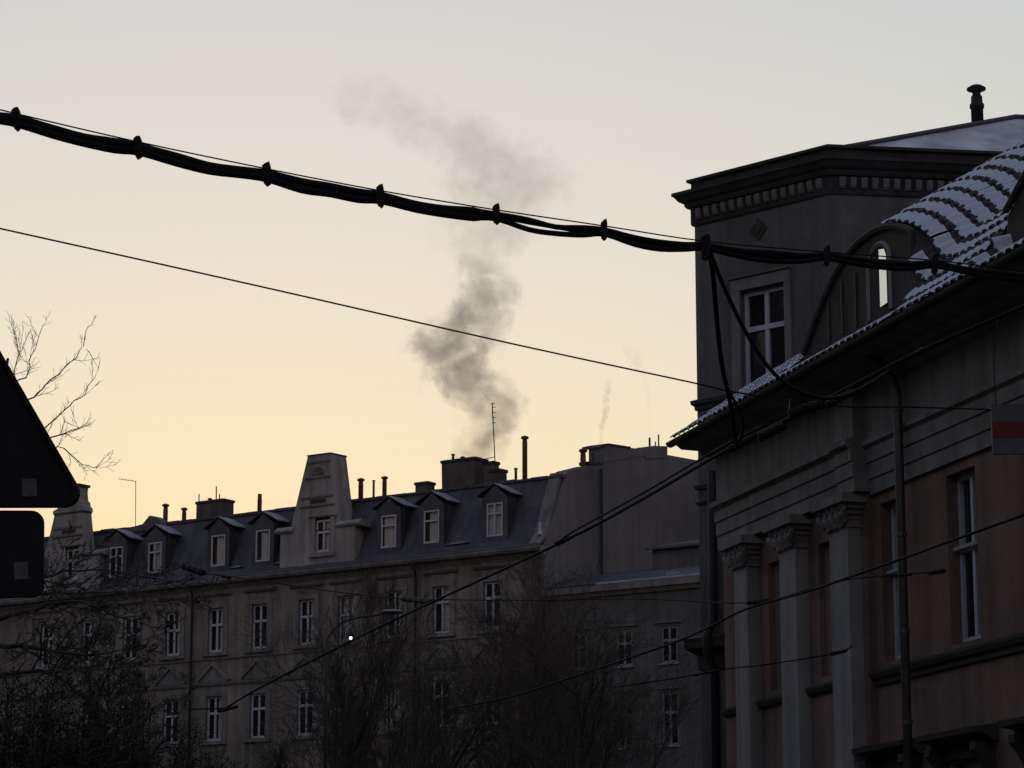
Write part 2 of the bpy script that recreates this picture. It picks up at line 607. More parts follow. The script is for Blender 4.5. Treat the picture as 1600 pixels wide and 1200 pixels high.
# ledges, string course, sills
b = MB()
for (a, c) in ((.06, .99), (1.6, 2.92), (3.6, 4.87)):
    b = MB()
    b.sweep(NH, [(.1, 5.36), (.17, 5.4), (.2, 5.46), (.2, 5.5), (.1, 5.52)], a, c)
    b.build('ledge', M['dark_trim'], house)
b = MB()
b.sweep(NH, [(-.02, 5.3), (.05, 5.33), (.05, 5.39), (.1, 5.42), (.13, 5.48), (.13, 5.52), (-.02, 5.54)], 5.76, HB)
b.build('string_course', M['dark_trim'], house)
for (a, c, z0, z1) in wins:
    w = casement(house, NH, a, c, z0, z1, -.16, .56, .075, thick=.08, sill=.1, cross=True)
    k = MB()
    zt = z0 + (z1 - z0) * .56
    k.sweep(NH, [(-.15, zt - .04), (-.07, zt - .01), (-.06, zt + .03), (-.15, zt + .045)], a + .01, c - .01)
    k.build('transom_ledge', M['white_paint'], w)
for (a, c, z0, z1) in lows:
    casement(house, NH, a, c, z0, z1, -.16, .6, .075, thick=.08)
    k = MB()
    k.sweep(NH, [(-.02, 4.3), (.1, 4.31), (.16, 4.37), (.34, 4.4), (.36, 4.47), (-.02, 4.52)], a - .38, c + .38)
    k.prism(NH, [(a - .2, 4.14), (c + .2, 4.14), (c + .2, 4.3), (a - .2, 4.3)], -.02, .07)
    for uu in (a - .26, c + .1):
        k.sweep(NH, [(-.02, 3.75), (.06, 3.78), (.1, 3.95), (.2, 4.12), (.28, 4.2), (.28, 4.3), (-.02, 4.3)], uu, uu + .16)
    k.build('window_hood', M['dark_trim'], house)
b = MB()
b.tube([NH.w(7.2, .62, 9.66), NH.w(7.22, .5, 9.52), NH.w(7.26, .3, 9.3), NH.w(7.27, .25, 9.1), NH.w(7.27, .25, 8.7), NH.w(7.27, .25, .2)], .062, 10)
dp = b.build('downpipe', M['zinc'], house, True)
for z in (8.9, 7.2, 5.9, 4.7, 3.0):
    k = MB()
    k.tube([NH.w(7.27, .25, z - .03), NH.w(7.27, .25, z + .03)], .075, 10)
    k.build('pipe_clamp', M['zinc'], dp)

# ------------------------------------------------------------------ tiled roof with swept dormers
UCS, HW, BH = (6.4, 13.2), 2.7, 1.33


def lift(u):
    """the roof between the dormers lies higher than the shallow strip along the eaves"""
    t = max(0, min(1, (u - 6.2) / 1.6))
    return .1 + .38 * t * t * (3 - 2 * t)


def bump(u):
    lf = lift(u)
    r = lf
    for uc in UCS:
        x = (u - uc) / (2.7 if u < uc else 2.15)
        if abs(x) < 1:
            r = max(r, lf + (BH - lf) * (1 - abs(x) ** 2.3) ** 1.2)
    return r


def front_zone(u, s=.8):
    """in front of a dormer wall the roof stays low; the clear apron widens towards the eaves"""
    return any(-2.62 < u - uc < 1.3 + 1.45 * max(0, .8 - s) for uc in UCS)


def roof_z(u, s):
    z = EZ + .03 + TAN * s
    a = min(abs(u - uc) for uc in UCS)
    if front_zone(u, s):
        gg = 1.0 if s >= .8 else 0.0
    else:
        t = max(0, min(1, (a - 1.3) / 1.5))
        end = .8 + .75 * t * t * (3 - 2 * t)
        t = max(0, min(1, (s - .1) / (end - .1)))
        gg = t * t * (3 - 2 * t) * .6 + t * .4
    fade = 1 if s < 3.4 else max(0, 1 - (s - 3.4) / 3.4)
    return z + bump(u) * gg * fade


roof = MB()
NU, SS = 150, [0, .12, .25, .4, .55, .7, .795, .8, 1.2, 2, 3, 4, 5, 6, 7]
for i in range(NU):
    u0, u1 = HB * i / NU, HB * (i + 1) / NU
    for j in range(len(SS) - 1):
        s0, s1 = SS[j], SS[j + 1]
        roof.face([NH.w(u, ED - s, roof_z((u0 + u1) / 2 * .002 + u * .998, s) - .05) for (u, s) in ((u0, s0), (u1, s0), (u1, s1), (u0, s1))])
roof.face([NH.w(0, ED - 7, roof_z(0, 7) - .05), NH.w(HB, ED - 7, roof_z(HB, 7) - .05), NH.w(HB, ED - 14, EZ), NH.w(0, ED - 14, EZ)])
roof.face([NH.w(0.01, ED, EZ), NH.w(0.01, ED - 7, EZ + TAN * 7 - .03), NH.w(0.01, ED - 14, EZ)])
roof.build('roof', M['dark_trim'], house)


def tile_mesh(seed):
    rnd = random.Random(seed)
    me = bpy.data.meshes.new('roof_tile')
    v, f, mi = [], [], []
    W, L, n = .235, .40, 6

    def zz(x):
        return .022 * math.sin(2 * math.pi * (x / W)) - .004

    for (y, dz) in ((0, .022), (L, 0.002)):
        for i in range(n + 1):
            x = W * i / n
            v.append((x - W / 2, y, zz(x) + dz))
    for i in range(n):
        f.append((i, i + 1, n + 1 + i + 1, n + 1 + i)); mi.append(0)
    b0 = len(v)
    for i in range(n + 1):
        x = W * i / n
        v.append((x - W / 2, 0, zz(x) + .022 - .015))
    for i in range(n):
        f.append((b0 + i, b0 + i + 1, i + 1, i)); mi.append(0)
    # snow blanket lying on the tile, its lower rim uneven
    b1 = len(v)
    bare = (seed % 5) / 4
    rim = [.002 + (.022 + .05 * bare) * ((i / n + .35 + .2 * rnd.random()) % 1.0) + .018 * rnd.random() for i in range(n + 1)]
    th = .007 + .006 * rnd.random()
    LS = .272
    for (k, h) in ((0, .002), (.35, th), (1, th * .5)):
        for i in range(n + 1):
            x = W * i / n
            y = rim[i] + (LS - rim[i]) * k
            v.append((x - W / 2, y, zz(x) * .9 + .02 * (1 - y / L) + .003 + h))
    for k in range(2):
        for i in range(n):
            a = b1 + k * (n + 1) + i
            f.append((a, a + 1, a + n + 2, a + n + 1)); mi.append(1)
    me.from_pydata(v, [], f)
    me.materials.append(M['clay'])
    me.materials.append(M['snow'])
    me.polygons.foreach_set('material_index', mi)
    me.polygons.foreach_set('use_smooth', [m == 1 for m in mi])
    me.update()
    return me


tiles = [tile_mesh(i) for i in range(15)]
spots = []
PU, PS = .22, .285
for j in range(0, 20):
    s = .02 + j * PS
    u = 0.12
    while u < HB - .1:
        zc = roof_z(u, s + .02)
        skip = front_zone(u, s) and s < .8 and not front_zone(u, s + PS * 1.3) or (front_zone(u) and s < .8 < s + PS * 1.3)
        # a tile that would bridge the step beside the dormer front is left out
        if not skip:
            du = (roof_z(u + .05, s + .1) - roof_z(u - .05, s + .1)) / .1
            ds = (roof_z(u, s + .3) - roof_z(u, s + .02)) / .28
            if abs(ds) < 5 and abs(du) < 9:
                spots.append((u, s, zc, du, ds))
        u += PU / math.sqrt(1 + min(20, ((roof_z(u + .05, s + .1) - roof_z(u - .05, s + .1)) / .1) ** 2))


def tile_matrix(u, s, z, du, ds, rnd):
    p = NH.w(u, ED - s + .03, z)
    ax = (NH.u + Vector((0, 0, du))).normalized()
    ay = (-NH.n + Vector((0, 0, ds))).normalized()
    az = ax.cross(ay).normalized()
    if az.z < 0:
        az = -az
    ay = az.cross(ax).normalized()
    # shear-free frame, small laying errors
    m = Matrix((ax, ay, az)).transposed().to_4x4()
    m = Matrix.Translation(p) @ m @ Matrix.Rotation(rnd.uniform(-.03, .03), 4, 'Z') @ Matrix.Rotation(rnd.uniform(-.02, .02), 4, 'X')
    return m


def in_view_score(u, s, z):
    p = NH.w(u, ED - s, z) - EYE
    f_ = p.y * math.cos(PITCH) + p.z * math.sin(PITCH)
    px = 800 + 4250 * p.x / f_
    py = 600 - 4250 * (-p.y * math.sin(PITCH) + p.z * math.cos(PITCH)) / f_
    nrm = Vector((0, 0, 1))
    if not (1040 < px < 1612 and 100 < py):
        return -1
    du = (roof_z(u + .05, s) - roof_z(u - .05, s)) / .1
    ax = NH.u + Vector((0, 0, du))
    ay = -NH.n + Vector((0, 0, TAN))
    n_ = ax.cross(ay)
    if n_.z < 0:
        n_ = -n_
    return -n_.normalized().dot(p.normalized()) * 1000 / p.length


rt = random.Random(3)
scored = sorted(spots, key=lambda q: -in_view_score(q[0], q[1], q[2]))
rest = MB()
for i, q in enumerate(scored):
    mtx = tile_matrix(*q, rt)
    wear = noise.noise(Vector((q[0] * .9, q[1] * .9, 3.1))) * .9 + rt.uniform(-.45, .45) + .42
    me = tiles[min(4, max(0, int(wear * 5))) + 5 * rt.randrange(3)]
    if i < 290:
        o = bpy.data.objects.new('roof_tile', me)
        COL.objects.link(o)
        o.parent = house
        o.matrix_basis = Matrix.Translation(-house.location) @ mtx
    else:
        b0 = len(rest.v)
        rest.v.extend(mtx @ vv.co for vv in me.vertices)
        for pl in me.polygons:
            rest.f.append(tuple(b0 + k for k in pl.vertices))
            rest.m.append(pl.material_index)
tag(rest.build('roof_tiles', [M['clay'], M['snow']], house, clean=False), kind='stuff')

# dormer fronts under the swept roof
for uc in UCS:
    dz0 = EZ + .03 + TAN * .8
    fr_d = ED - .8
    pts = [(uc - 2.5, dz0 - .1)] + [(uc + 1.28, dz0 - .1)]
    n = 16
    top = [(uc + 1.28 - 3.78 * i / n, dz0 + bump(uc + 1.28 - 3.78 * i / n) - .06) for i in range(n + 1)]
    f = MB()
    f.prism(NH, pts + top, fr_d - .12, fr_d - .03)
    dm = f.build('dormer', M['wood'], house)
    f = MB()   # dark verge tiles round the arch
    arc = [NH.w(uc - 2.62 + 3.96 * i / 40, fr_d + .03, dz0 + bump(uc - 2.62 + 3.96 * i / 40)) for i in range(41)]
    arc += [NH.w(uc + 1.36, fr_d + .03, dz0 + bump(uc + 1.34) * q_) for q_ in (.75, .5, .25, .05)]
    f.tube(arc, .05, 6)
    f.build('verge', M['clay'], dm)
    for i, (a, c) in enumerate(((-1.62, -1.22), (-1.12, -.72), (-.62, -.3))):
        f = MB()
        zz0 = dz0 + .12
        f.box(NH, uc + a - .05, uc + a, fr_d - .03, fr_d + .03, zz0, dz0 + min(.9, bump(uc + a) - .15))
        f.build('post', M['dark_wood'], dm)
        f = MB()
        f.box(NH, uc + a + .03, uc + c, fr_d - .03, fr_d - .01, zz0, dz0 + min(.85, bump(uc + a) - .2))
        f.build('panel', M['wood'], dm)
    # arched window: a standing leaf left open (dark room) and a closed pane that mirrors the sky
    a, c, zb, zs = uc - .2, uc + .55, dz0 + .1, dz0 + .84
    rr = (c - a) / 2
    f = MB()
    out = [NH.w(a, fr_d, zb)] + [NH.w(a + rr - rr * math.cos(math.pi * k / 10), fr_d, zs + rr * .72 * math.sin(math.pi * k / 10)) for k in range(11)] + [NH.w(c, fr_d, zb)]
    f.tube(out, .045, 6)
    f.box(NH, a + .36, a + .42, fr_d - .03, fr_d + .004, zb, zs + .2)
    wn = f.build('window', M['pilaster'], dm)
    f = MB()
    f.prism(NH, [(a, zb), (a + .36, zb), (a + .36, zs + .22), (a + .2, zs + .18), (a, zs)], fr_d - .029, fr_d - .02)
    f.build('pane', M['pane'], dm)
    f = MB()
    ua, ub, za, zc_ = a + .43, c - .05, zb + .1, zs + .1
    for (q0, q1) in ((0, 0), (-.008, 0)):
        f.face([NH.w(ua, fr_d + .03 + q0, za), NH.w(ub, fr_d + .042 + q0, za), NH.w(ub, fr_d + .042 + q0, zc_ - .06), NH.w(ub - .07, fr_d + .04 + q0, zc_ + .04), NH.w(ua, fr_d + .03 + q0, zc_ + .08)])
    f.build('pane', M['mirror_pane'], dm)
    for sg in (1,):
        f = MB()
        uu = uc + sg * 1.28
        f.prism(NH, [(uu - .03, dz0 - .2), (uu + .03, dz0 - .2), (uu + .03, dz0 + bump(uu) - .1), (uu - .03, dz0 + bump(uu) - .1)], fr_d - .12, fr_d + .02)
        f.build('cheek', M['dark_wood'], dm)

# ================================================================== corner tower house
T1 = Frame(5.3928, 44.444, 134)
T2 = Frame(5.3928, 44.444, 82)
tower = thing('tower_house', T1.w(-1.5, -4, 0), 'tall grey plastered house with dentil cornice rising behind the snowy tiled roof', 'house')
A = T1.w(-3.0, 0, 0)
Cc = T1.w(0, 0, 0)
D_ = T2.w(11, 0, 0)
A3 = A + Vector((math.sin(R(44)), math.cos(R(44)), 0)) * 11
D3 = D_ + Vector((math.sin(R(-8)), math.cos(R(-8)), 0)) * 8
b = MB()
b.wall(T1, 0, -3.0, 0, 0, 14.4, [(-1.98, -1.0, 11.0, 12.98)], .22)
b.face([Cc, D_, D_ + Vector((0, 0, 14.4)), Cc + Vector((0, 0, 14.4))])
b.face([D_, D3, D3 + Vector((0, 0, 14.4)), D_ + Vector((0, 0, 14.4))])
b.face([D3, A3, A3 + Vector((0, 0, 14.4)), D3 + Vector((0, 0, 14.4))])
b.face([A3, A, A + Vector((0, 0, 14.4)), A3 + Vector((0, 0, 14.4))])
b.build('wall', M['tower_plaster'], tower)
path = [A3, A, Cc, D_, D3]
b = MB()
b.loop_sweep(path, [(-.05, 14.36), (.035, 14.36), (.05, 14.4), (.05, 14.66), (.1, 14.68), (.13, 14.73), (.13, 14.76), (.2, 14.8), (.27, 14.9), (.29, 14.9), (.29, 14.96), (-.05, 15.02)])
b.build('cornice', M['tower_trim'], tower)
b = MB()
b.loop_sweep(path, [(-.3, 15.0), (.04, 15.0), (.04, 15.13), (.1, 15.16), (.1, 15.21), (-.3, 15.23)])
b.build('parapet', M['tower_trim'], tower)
dent = None
for (fr, u0, u1) in ((T1, -2.93, -.06), (T2, .1, 6.2)):
    n = int((u1 - u0) / .19)
    for i in range(n):
        u = u0 + (u1 - u0) * (i + .5) / n
        if dent is None:
            q = MB()
            F0 = Frame(0, 0, 90)
            q.sweep(F0, [(.0, -.1), (.03, -.1), (.06, -.06), (.075, .0), (.075, .09), (0, .09)], -.05, .05)
            dent = q.build('dentil', M['tower_plaster'], None)
            o = dent
        else:
            o = dent.copy()
            COL.objects.link(o)
        o.parent = tower
        # sheet frame of the piece has u=+x and d=-y
        o.location = fr.w(u, .05, 14.55) - tower.location
        o.rotation_euler = (0, 0, fr.rot)
b = MB()
b.box(T1, -2.17, -1.98, -.02, .05, 10.9, 13.0)
b.box(T1, -1.0, -.87, -.02, .05, 10.9, 13.0)
b.box(T1, -2.17, -.87, -.02, .055, 13.0, 13.2)
b.sweep(T1, [(-.02, 13.2), (.09, 13.22), (.1, 13.25), (-.02, 13.27)], -2.2, -.84)
b.build('window_surround', M['far_trim'], tower)
casement(tower, T1, -1.98, -1.0, 11.0, 12.98, -.1, .66, .075, thick=.07, sill=.12)
b = MB()
b.prism(T1, [(-1.74, 14.03), (-1.55, 13.83), (-1.36, 14.03), (-1.55, 14.23)], -.02, .03)
b.prism(T1, [(-1.64, 14.03), (-1.55, 13.93), (-1.46, 14.03), (-1.55, 14.13)], .03, .05)
b.build('diamond_ornament', M['dark_trim'], tower)
b = MB()
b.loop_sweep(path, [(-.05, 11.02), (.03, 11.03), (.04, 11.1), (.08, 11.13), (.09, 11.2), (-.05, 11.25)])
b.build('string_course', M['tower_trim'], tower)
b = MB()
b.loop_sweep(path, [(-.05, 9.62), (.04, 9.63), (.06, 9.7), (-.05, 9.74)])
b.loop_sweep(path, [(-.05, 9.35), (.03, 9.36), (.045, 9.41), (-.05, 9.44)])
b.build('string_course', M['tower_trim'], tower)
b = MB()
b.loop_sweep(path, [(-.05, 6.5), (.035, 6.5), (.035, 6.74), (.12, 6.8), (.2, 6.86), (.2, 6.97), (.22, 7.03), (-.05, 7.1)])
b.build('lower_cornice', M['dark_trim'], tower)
b = MB()
b.tube([T1.w(-2.62, .1, .2), T1.w(-2.62, .1, 6.4), T1.w(-2.62, .26, 6.7), T1.w(-2.62, .3, 7.0), T1.w(-2.62, .12, 7.3), T1.w(-2.62, .1, 9.9)], .075, 8)
b.build('downpipe', M['steel'], tower, True)
# snow-covered hipped roof
b = MB()
rz, e = 16.5, 15.16
pA, pC, pD = T1.w(-2.85, -.15, e), T2.w(.05, -.18, e), T2.w(11, -.18, e)
r1, r2 = T2.w(4.0, -2.0, rz), T2.w(10.5, -2.0, rz)
pA3 = A3 + Vector((.1, -.2, e))
b.face([pC, pD, r2, r1])
b.face([pA, pC, r1])
b.face([pA3, pA, r1])
b.face([pA3, r1, r2, D3 + Vector((-.1, -.1, e))])
b.face([pD, D3 + Vector((-.1, -.1, e)), r2])
b.build('roof', M['old_snow'], tower)
b = MB()
b.tube([pC + Vector((0, 0, .03)), r1 + Vector((0, 0, .03)), r2 + Vector((0, 0, .03))], .05, 6)
b.build('ridge_cap', M['zinc'], tower)
b = MB()
pc = T2.w(3.26, -1.9, 0)
b.lathe(pc, [(.11, 15.9), (.11, 16.62), (.13, 16.63), (.13, 16.7), (.105, 16.72), (.1, 16.85), (.075, 16.87), (.075, 16.93), (.17, 16.97), (.175, 17.0), (.1, 17.05), (.02, 17.06)], 14)
b.build('chimney_pipe', M['steel'], tower, True)

# ================================================================== far tenement
FH = Frame(1.259, 106.0, 125)
FS = Frame(1.259, 106.0, 35)
far = thing('tenement', FH.w(-14, -4, 0), 'long tan tenement with slate mansard, dormers and stepped gables under the smoke', 'house')
cols = [-26.9, -24.4, -21.9, -19.4, -16.96, -14.53, -11.98, -9.86, -7.4, -5.0, -2.5]
FL = -31.5
row1 = [(c - .42, c + .42, 14.56, 16.45) for c in cols]
row2 = [(c - .43, c + .43, 10.8, 12.68) for c in cols]
row3 = [(c - .43, c + .43, 7.0, 8.9) for c in cols]
b = MB()
b.wall(FH, 0, FL, 0, 0, 17.5, row1 + row2 + row3, .18)
b.build('wall', M['far_plaster'], far)
rw = random.Random(17)
for i, (a, c, z0, z1) in enumerate(row1 + row2 + row3):
    cu = rw.choice((False, False, .45, .12, .6, False))
    w = casement(far, FH, a, c, z0, z1 if rw.random() > .2 else z1, -.08, rw.choice((.62, .62, .66, .58)), rw.choice((.09, .085, .07)), M['clear'] if cu else None, thick=.06, curtain=cu)
    s_ = MB()
    s_.box(FH, a - .26, a, -.02, .05, z0 - .1, z1 + .05)
    s_.box(FH, c, c + .26, -.02, .05, z0 - .1, z1 + .05)
    s_.box(FH, a - .26, c + .26, -.02, .055, z1, z1 + .2)
    s_.box(FH, a - .3, c + .3, -.02, .12, z0 - .16, z0 - .03)
    s_.build('window_surround', M['far_trim'], w)
for (a, c, z0, z1) in row1:
    s_ = MB()
    s_.sweep(FH, [(-.02, 16.95), (.08, 16.97), (.16, 17.05), (.18, 17.1), (-.02, 17.14)], a - .45, c + .45)
    s_.build('window_hood', M['far_trim'], far)
for (a, c, z0, z1) in row2:
    m_ = (a + c) / 2
    s_ = MB()
    s_.prism(FH, [(m_ - .85, 13.28), (m_ + .85, 13.28), (m_ + .85, 13.4), (m_ + .1, 14.02), (m_ - .1, 14.02), (m_ - .85, 13.4)], -.02, .1)
    s_.prism(FH, [(m_ - .95, 13.36), (m_ - .85, 13.3), (m_, 13.98), (m_ + .85, 13.3), (m_ + .95, 13.36), (m_, 14.12)], .05, .2)
    s_.build('pediment', M['far_trim'], far)
for (z0, z1, dd) in ((13.1, 13.28, .1), (17.2, 17.3, .05), (14.2, 14.3, .06)):
    s_ = MB()
    s_.sweep(FH, [(-.02, z0), (dd * .5, z0 + .02), (dd, z0 + (z1 - z0) * .6), (dd, z1 - .02), (-.02, z1)], FL, -.02)
    s_.build('string_course', M['far_trim'], far)
s_ = MB()
s_.sweep(FH, [(-.02, 17.28), (.08, 17.3), (.15, 17.4), (.36, 17.46), (.42, 17.56), (.42, 17.64), (-.3, 17.72)], FL, .05)
s_.build('cornice', M['far_trim'], far)
# mansard
s_ = MB()
s_.sweep(FH, [(.3, 17.68), (-.15, 18.1), (-1.15, 20.55), (-1.3, 20.64), (-6, 21.6), (-12, 20.4), (-12, 17.68)], FL, -.55)
s_.build('roof', M['slate'], far)
s_ = MB()
for i in range(40):
    u = FL + .3 + i * .785
    s_.box(FH, u, u + .76, -1.36, -1.08, 20.56 + random.uniform(-.015, .02), 20.67 + random.uniform(-.02, .03))
s_.build('ridge_cap', M['slate'], far)
s_ = MB()
s_.sweep(FH, [(.36, 17.66), (.4, 17.66), (.3, 17.76), (.27, 17.74)], FL, .02)
s_.build('eave_flashing', M['zinc'], far)
# snow patches lying low on the slope
for (u0, u1, z) in ((-4.9, -3.7, 18.12), (-13.9, -13.1, 18.1), (-16.4, -15.6, 18.12)):
    s_ = MB()
    s_.prism(FH, [(u0, z), (u1, z + .02), (u1 - .3, z + .09), (u0 + .4, z + .07)], -.16, -.06)
    s_.build('snow_patch', M['far_snow'], far)
# dormers
for k, c in enumerate([-23.0, -20.7, -17.05, -14.55, -7.81, -5.62, -2.47]):
    z0, z1, hw = 18.28, 19.63, .39
    d = MB()
    W = .62
    d.wall(FH, -.12, c - W, c + W, 18.05, 19.85, [(c - hw, c + hw, z0, z1)], .1)
    d.face([FH.w(c - W, -.12, 19.85), FH.w(c + W, -.12, 19.85), FH.w(c, -.12, 20.35)])
    for sg in (-1, 1):
        d.face([FH.w(c + sg * W, -.12, 18.05), FH.w(c + sg * W, -.12, 19.85), FH.w(c + sg * W, -1.0, 19.85), FH.w(c + sg * W, -1.0, 18.05)])
    dm = d.build('dormer', M['slate'], far)
    for sg, mm in ((-1, 'slate'), (1, 'far_snow')):
        r_ = MB()
        a0, a1 = FH.w(c, -.08, 20.4), FH.w(c, -1.4, 20.4)
        b0, b1 = FH.w(c + sg * .86, -.08, 19.95), FH.w(c + sg * .86, -1.05, 19.95)
        up = Vector((0, 0, .05))
        r_.face([a0, b0, b1, a1])
        r_.face([a0 + up, b0 + up, b1 + up, a1 + up])
        r_.face([a0, b0, b0 + up, a0 + up])
        r_.face([b0, b1, b1 + up, b0 + up])
        r_.build('dormer_roof', M[mm], dm)
    casement(dm, FH, c - hw, c + hw, z0, z1, -.12, .68, .06, M['clear'], curtain=(.0, .25, .3, .3, .12, .3, .02)[k], cross=(k not in (2, 3)), mid=(k in (0, 1, 6)), thick=.06)

for u_ in (-18.2, -6.2):
    k = MB()
    k.tube([FH.w(u_, .45, 17.5), FH.w(u_, .2, 17.1), FH.w(u_, .16, 16.8), FH.w(u_, .16, .3)], .06, 7)
    k.build('downpipe', M['steel'], far, True)
# gables
def gable(c, top=22.5, back=1.0):
    g_ = MB()
    ft = (top - 19.85) / 2.65
    wd = 1.3 if top < 22 else 1.0
    hl, hr = 1.38 + (.61 - 1.38) * ft, 1.05 + (.61 - 1.05) * ft
    g_.prism(FH, [(c - 1.38, 19.85), (c + 1.05, 19.85), (c + hr, top), (c - hl, top)], -back, .06)
    g_.prism(FH, [(c - 1.6 * wd, 18.4), (c - .2, 18.4), (c - .2, 19.85), (c - 1.38, 19.85)], -back, .06)
    g_.prism(FH, [(c + .8, 18.4), (c + 1.3 * wd, 18.4), (c + 1.05, 19.85), (c + .8, 19.85)], -back, .06)
    gb = g_.build('gable', M['gable_plaster'], far)
    k = MB()
    k.wall(FH, .1, c - 2.0, c + 2.0, 17.66, 19.3, [(c - .1, c + .72, 18.36, 19.3)], .15)
    k.face([FH.w(c + 2, .1, 17.66), FH.w(c + 2, -.6, 17.66), FH.w(c + 2, -.6, 19.3), FH.w(c + 2, .1, 19.3)])
    k.face([FH.w(c - 2, .1, 17.66), FH.w(c - 2, -.6, 17.66), FH.w(c - 2, -.6, 19.3), FH.w(c - 2, .1, 19.3)])
    k.build('gable_base', M['gable_plaster'], gb)
    for (u0, u1) in ((c - 2.25, c - 1.3), (c + 1.05, c + 2.3)):
        k = MB()
        k.sweep(FH, [(-.7, 19.3), (.14, 19.3), (.22, 19.38), (.22, 19.44), (.0, 19.6), (-.7, 19.6)], u0, u1)
        k.build('shoulder_cap', M['gable_plaster'], gb)
    for (z, hw_, dd) in ((20.35, .98, .14), (20.72, .9, .12), (21.55, .7, .13), (22.2, .62, .1)):
        if z > top - .2:
            continue
        k = MB()
        k.sweep(FH, [(.05, z - .06), (dd, z - .03), (dd + .03, z + .05), (.05, z + .08)], c - hw_, c + hw_ * .9)
        k.build('moulding', M['gable_plaster'], gb)
    k = MB()
    k.sweep(FH, [(-back - .03, top), (.09, top), (.1, top + .05), (-back - .03, top + .07)], c - hl - .02, c + hr + .02)
    k.build('coping', M['slate'], gb)
    k = MB()   # shell ornament in the upper field
    for i in range(7 if top > 22 else 0):
        a = math.pi * (i + .5) / 7
        k.tube([FH.w(c, .06, 21.68), FH.w(c + .3 * math.cos(a), .12, 21.68 + .3 * math.sin(a))], [.03, .075], 5)
    if k.v:
        k.build('shell_ornament', M['far_plaster'], gb)
    k = MB()
    k.box(FH, c - .42, c + .4, .055, .085, 20.46, 20.62)
    k.build('panel', M['dark_trim'], gb)
    w = casement(gb, FH, c - .1, c + .72, 18.36, 19.72, .04, .62, .09, M['clear'], curtain=.35, thick=.05)
    k = MB()
    k.box(FH, c - .32, c - .1, .095, .15, 18.3, 19.8)
    k.box(FH, c + .72, c + .94, .095, .15, 18.3, 19.8)
    k.sweep(FH, [(.095, 19.8), (.2, 19.84), (.22, 19.9), (.095, 19.94)], c - .4, c + 1.02)
    k.box(FH, c - .4, c + 1.0, .095, .2, 18.16, 18.28)
    k.build('window_surround', M['gable_plaster'], gb)
    return gb


gable(-11.4)
gL = gable(-25.75, 21.35, .5)
# the left gable carries a flared pinnacle
k = MB()
k.prism(FH, [(-26.75, 21.42), (-24.85, 21.42), (-24.9, 21.6), (-25.0, 21.66), (-25.04, 21.85), (-25.16, 21.95), (-25.22, 22.3), (-25.2, 22.55), (-25.95, 22.55), (-25.93, 22.3), (-26.0, 22.0), (-26.3, 21.8), (-26.5, 21.62), (-26.72, 21.56)], -.5, .12)
k.build('pinnacle', M['gable_plaster'], gL)
k = MB()
k.box(FH, -26.02, -25.12, -.56, .18, 22.55, 22.66)
k.build('pinnacle_cap', M['dark_trim'], gL)
k = MB()
k.prism(FH, [(-24.0, 20.5), (-22.3, 20.7), (-21.9, 21.05), (-21.65, 21.0), (-20.9, 20.6), (-20.9, 20.4), (-24, 20.4)], -1.5, -1.0)
k.build('fire_wall', M['fire_wall'], far)
# gable end of the tenement
k = MB()
k.prism(FS, [(0, 0), (4.3, 0), (4.3, 22.0), (4.25, 21.5), (3.2, 21.35), (1.8, 20.95), (1.5, 20.75), (.25, 18.2), (0, 17.75)], -.6, .02)
k.build('end_wall', M['fire_wall'], far)
k = MB()
k.sweep(FH, [(.34, 17.74), (-.12, 18.24), (-1.2, 20.78), (-1.34, 20.8), (-1.3, 20.6), (-.2, 18.1), (.25, 17.7)], -.52, -.0)
k.build('verge_sheet', M['far_trim'], far)

k = MB()  # dark tube standing in for the shade of the recess at this seam
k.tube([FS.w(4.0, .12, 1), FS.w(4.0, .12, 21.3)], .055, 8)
k.build('downpipe', M['steel'], far, True)  # no real pipe: dark tube standing in for the recess shade
# chimneys and pipes of the tenement
def block(px0, px1, pt, pb, d, name='chimney', flare=0.0, depth=.7, m='brick', FH=FH):
    u0, zt = FH.at(px0, pt, d)
    u1, _ = FH.at(px1, pt, d)
    zb = FH.at(px0, pb, d)[1] - .9
    k = MB()
    k.prism(FH, [(u0 + flare, zb), (u1 - flare, zb), (u1, zt - .12), (u0, zt - .12)], d - depth, d)
    o = k.build(name, M[m], far)
    k = MB()
    k.box(FH, u0 - .04, u1 + .04, d - depth - .04, d + .04, zt - .12, zt)
    k.build('chimney_cap', M['dark_trim'], o)
    return o


def pipe(px, pt, pb, d, r, cap=True, parent=None, m='rust', FH=FH):
    u, zt = FH.at(px, pt, d)
    zb = FH.at(px, pb, d)[1] - .8
    k = MB()
    pr = [(r, zb), (r, zt - r * 2.4), (r * .92, zt - r * 2.2)]
    pr += [(r * .92, zt - r * 1.3), (r * 1.55, zt - r * 1.0), (r * 1.45, zt - r * .4), (r * .5, zt)] if cap else [(r * .92, zt)]
    k.lathe(FH.w(u, d, 0), pr, 10)
    return k.build('chimney_pipe', M[m], parent or far, True)


def rod(px, pt, pb, d, r=.018, name='aerial', px2=None, FH=FH):
    u, zt = FH.at(px, pt, d)
    u2, zb = FH.at(px2 or px, pb, d)
    k = MB()
    k.tube([FH.w(u2, d, zb - .3), FH.w(u, d, zt)], r, 5)
    return k, (u, zt, d)


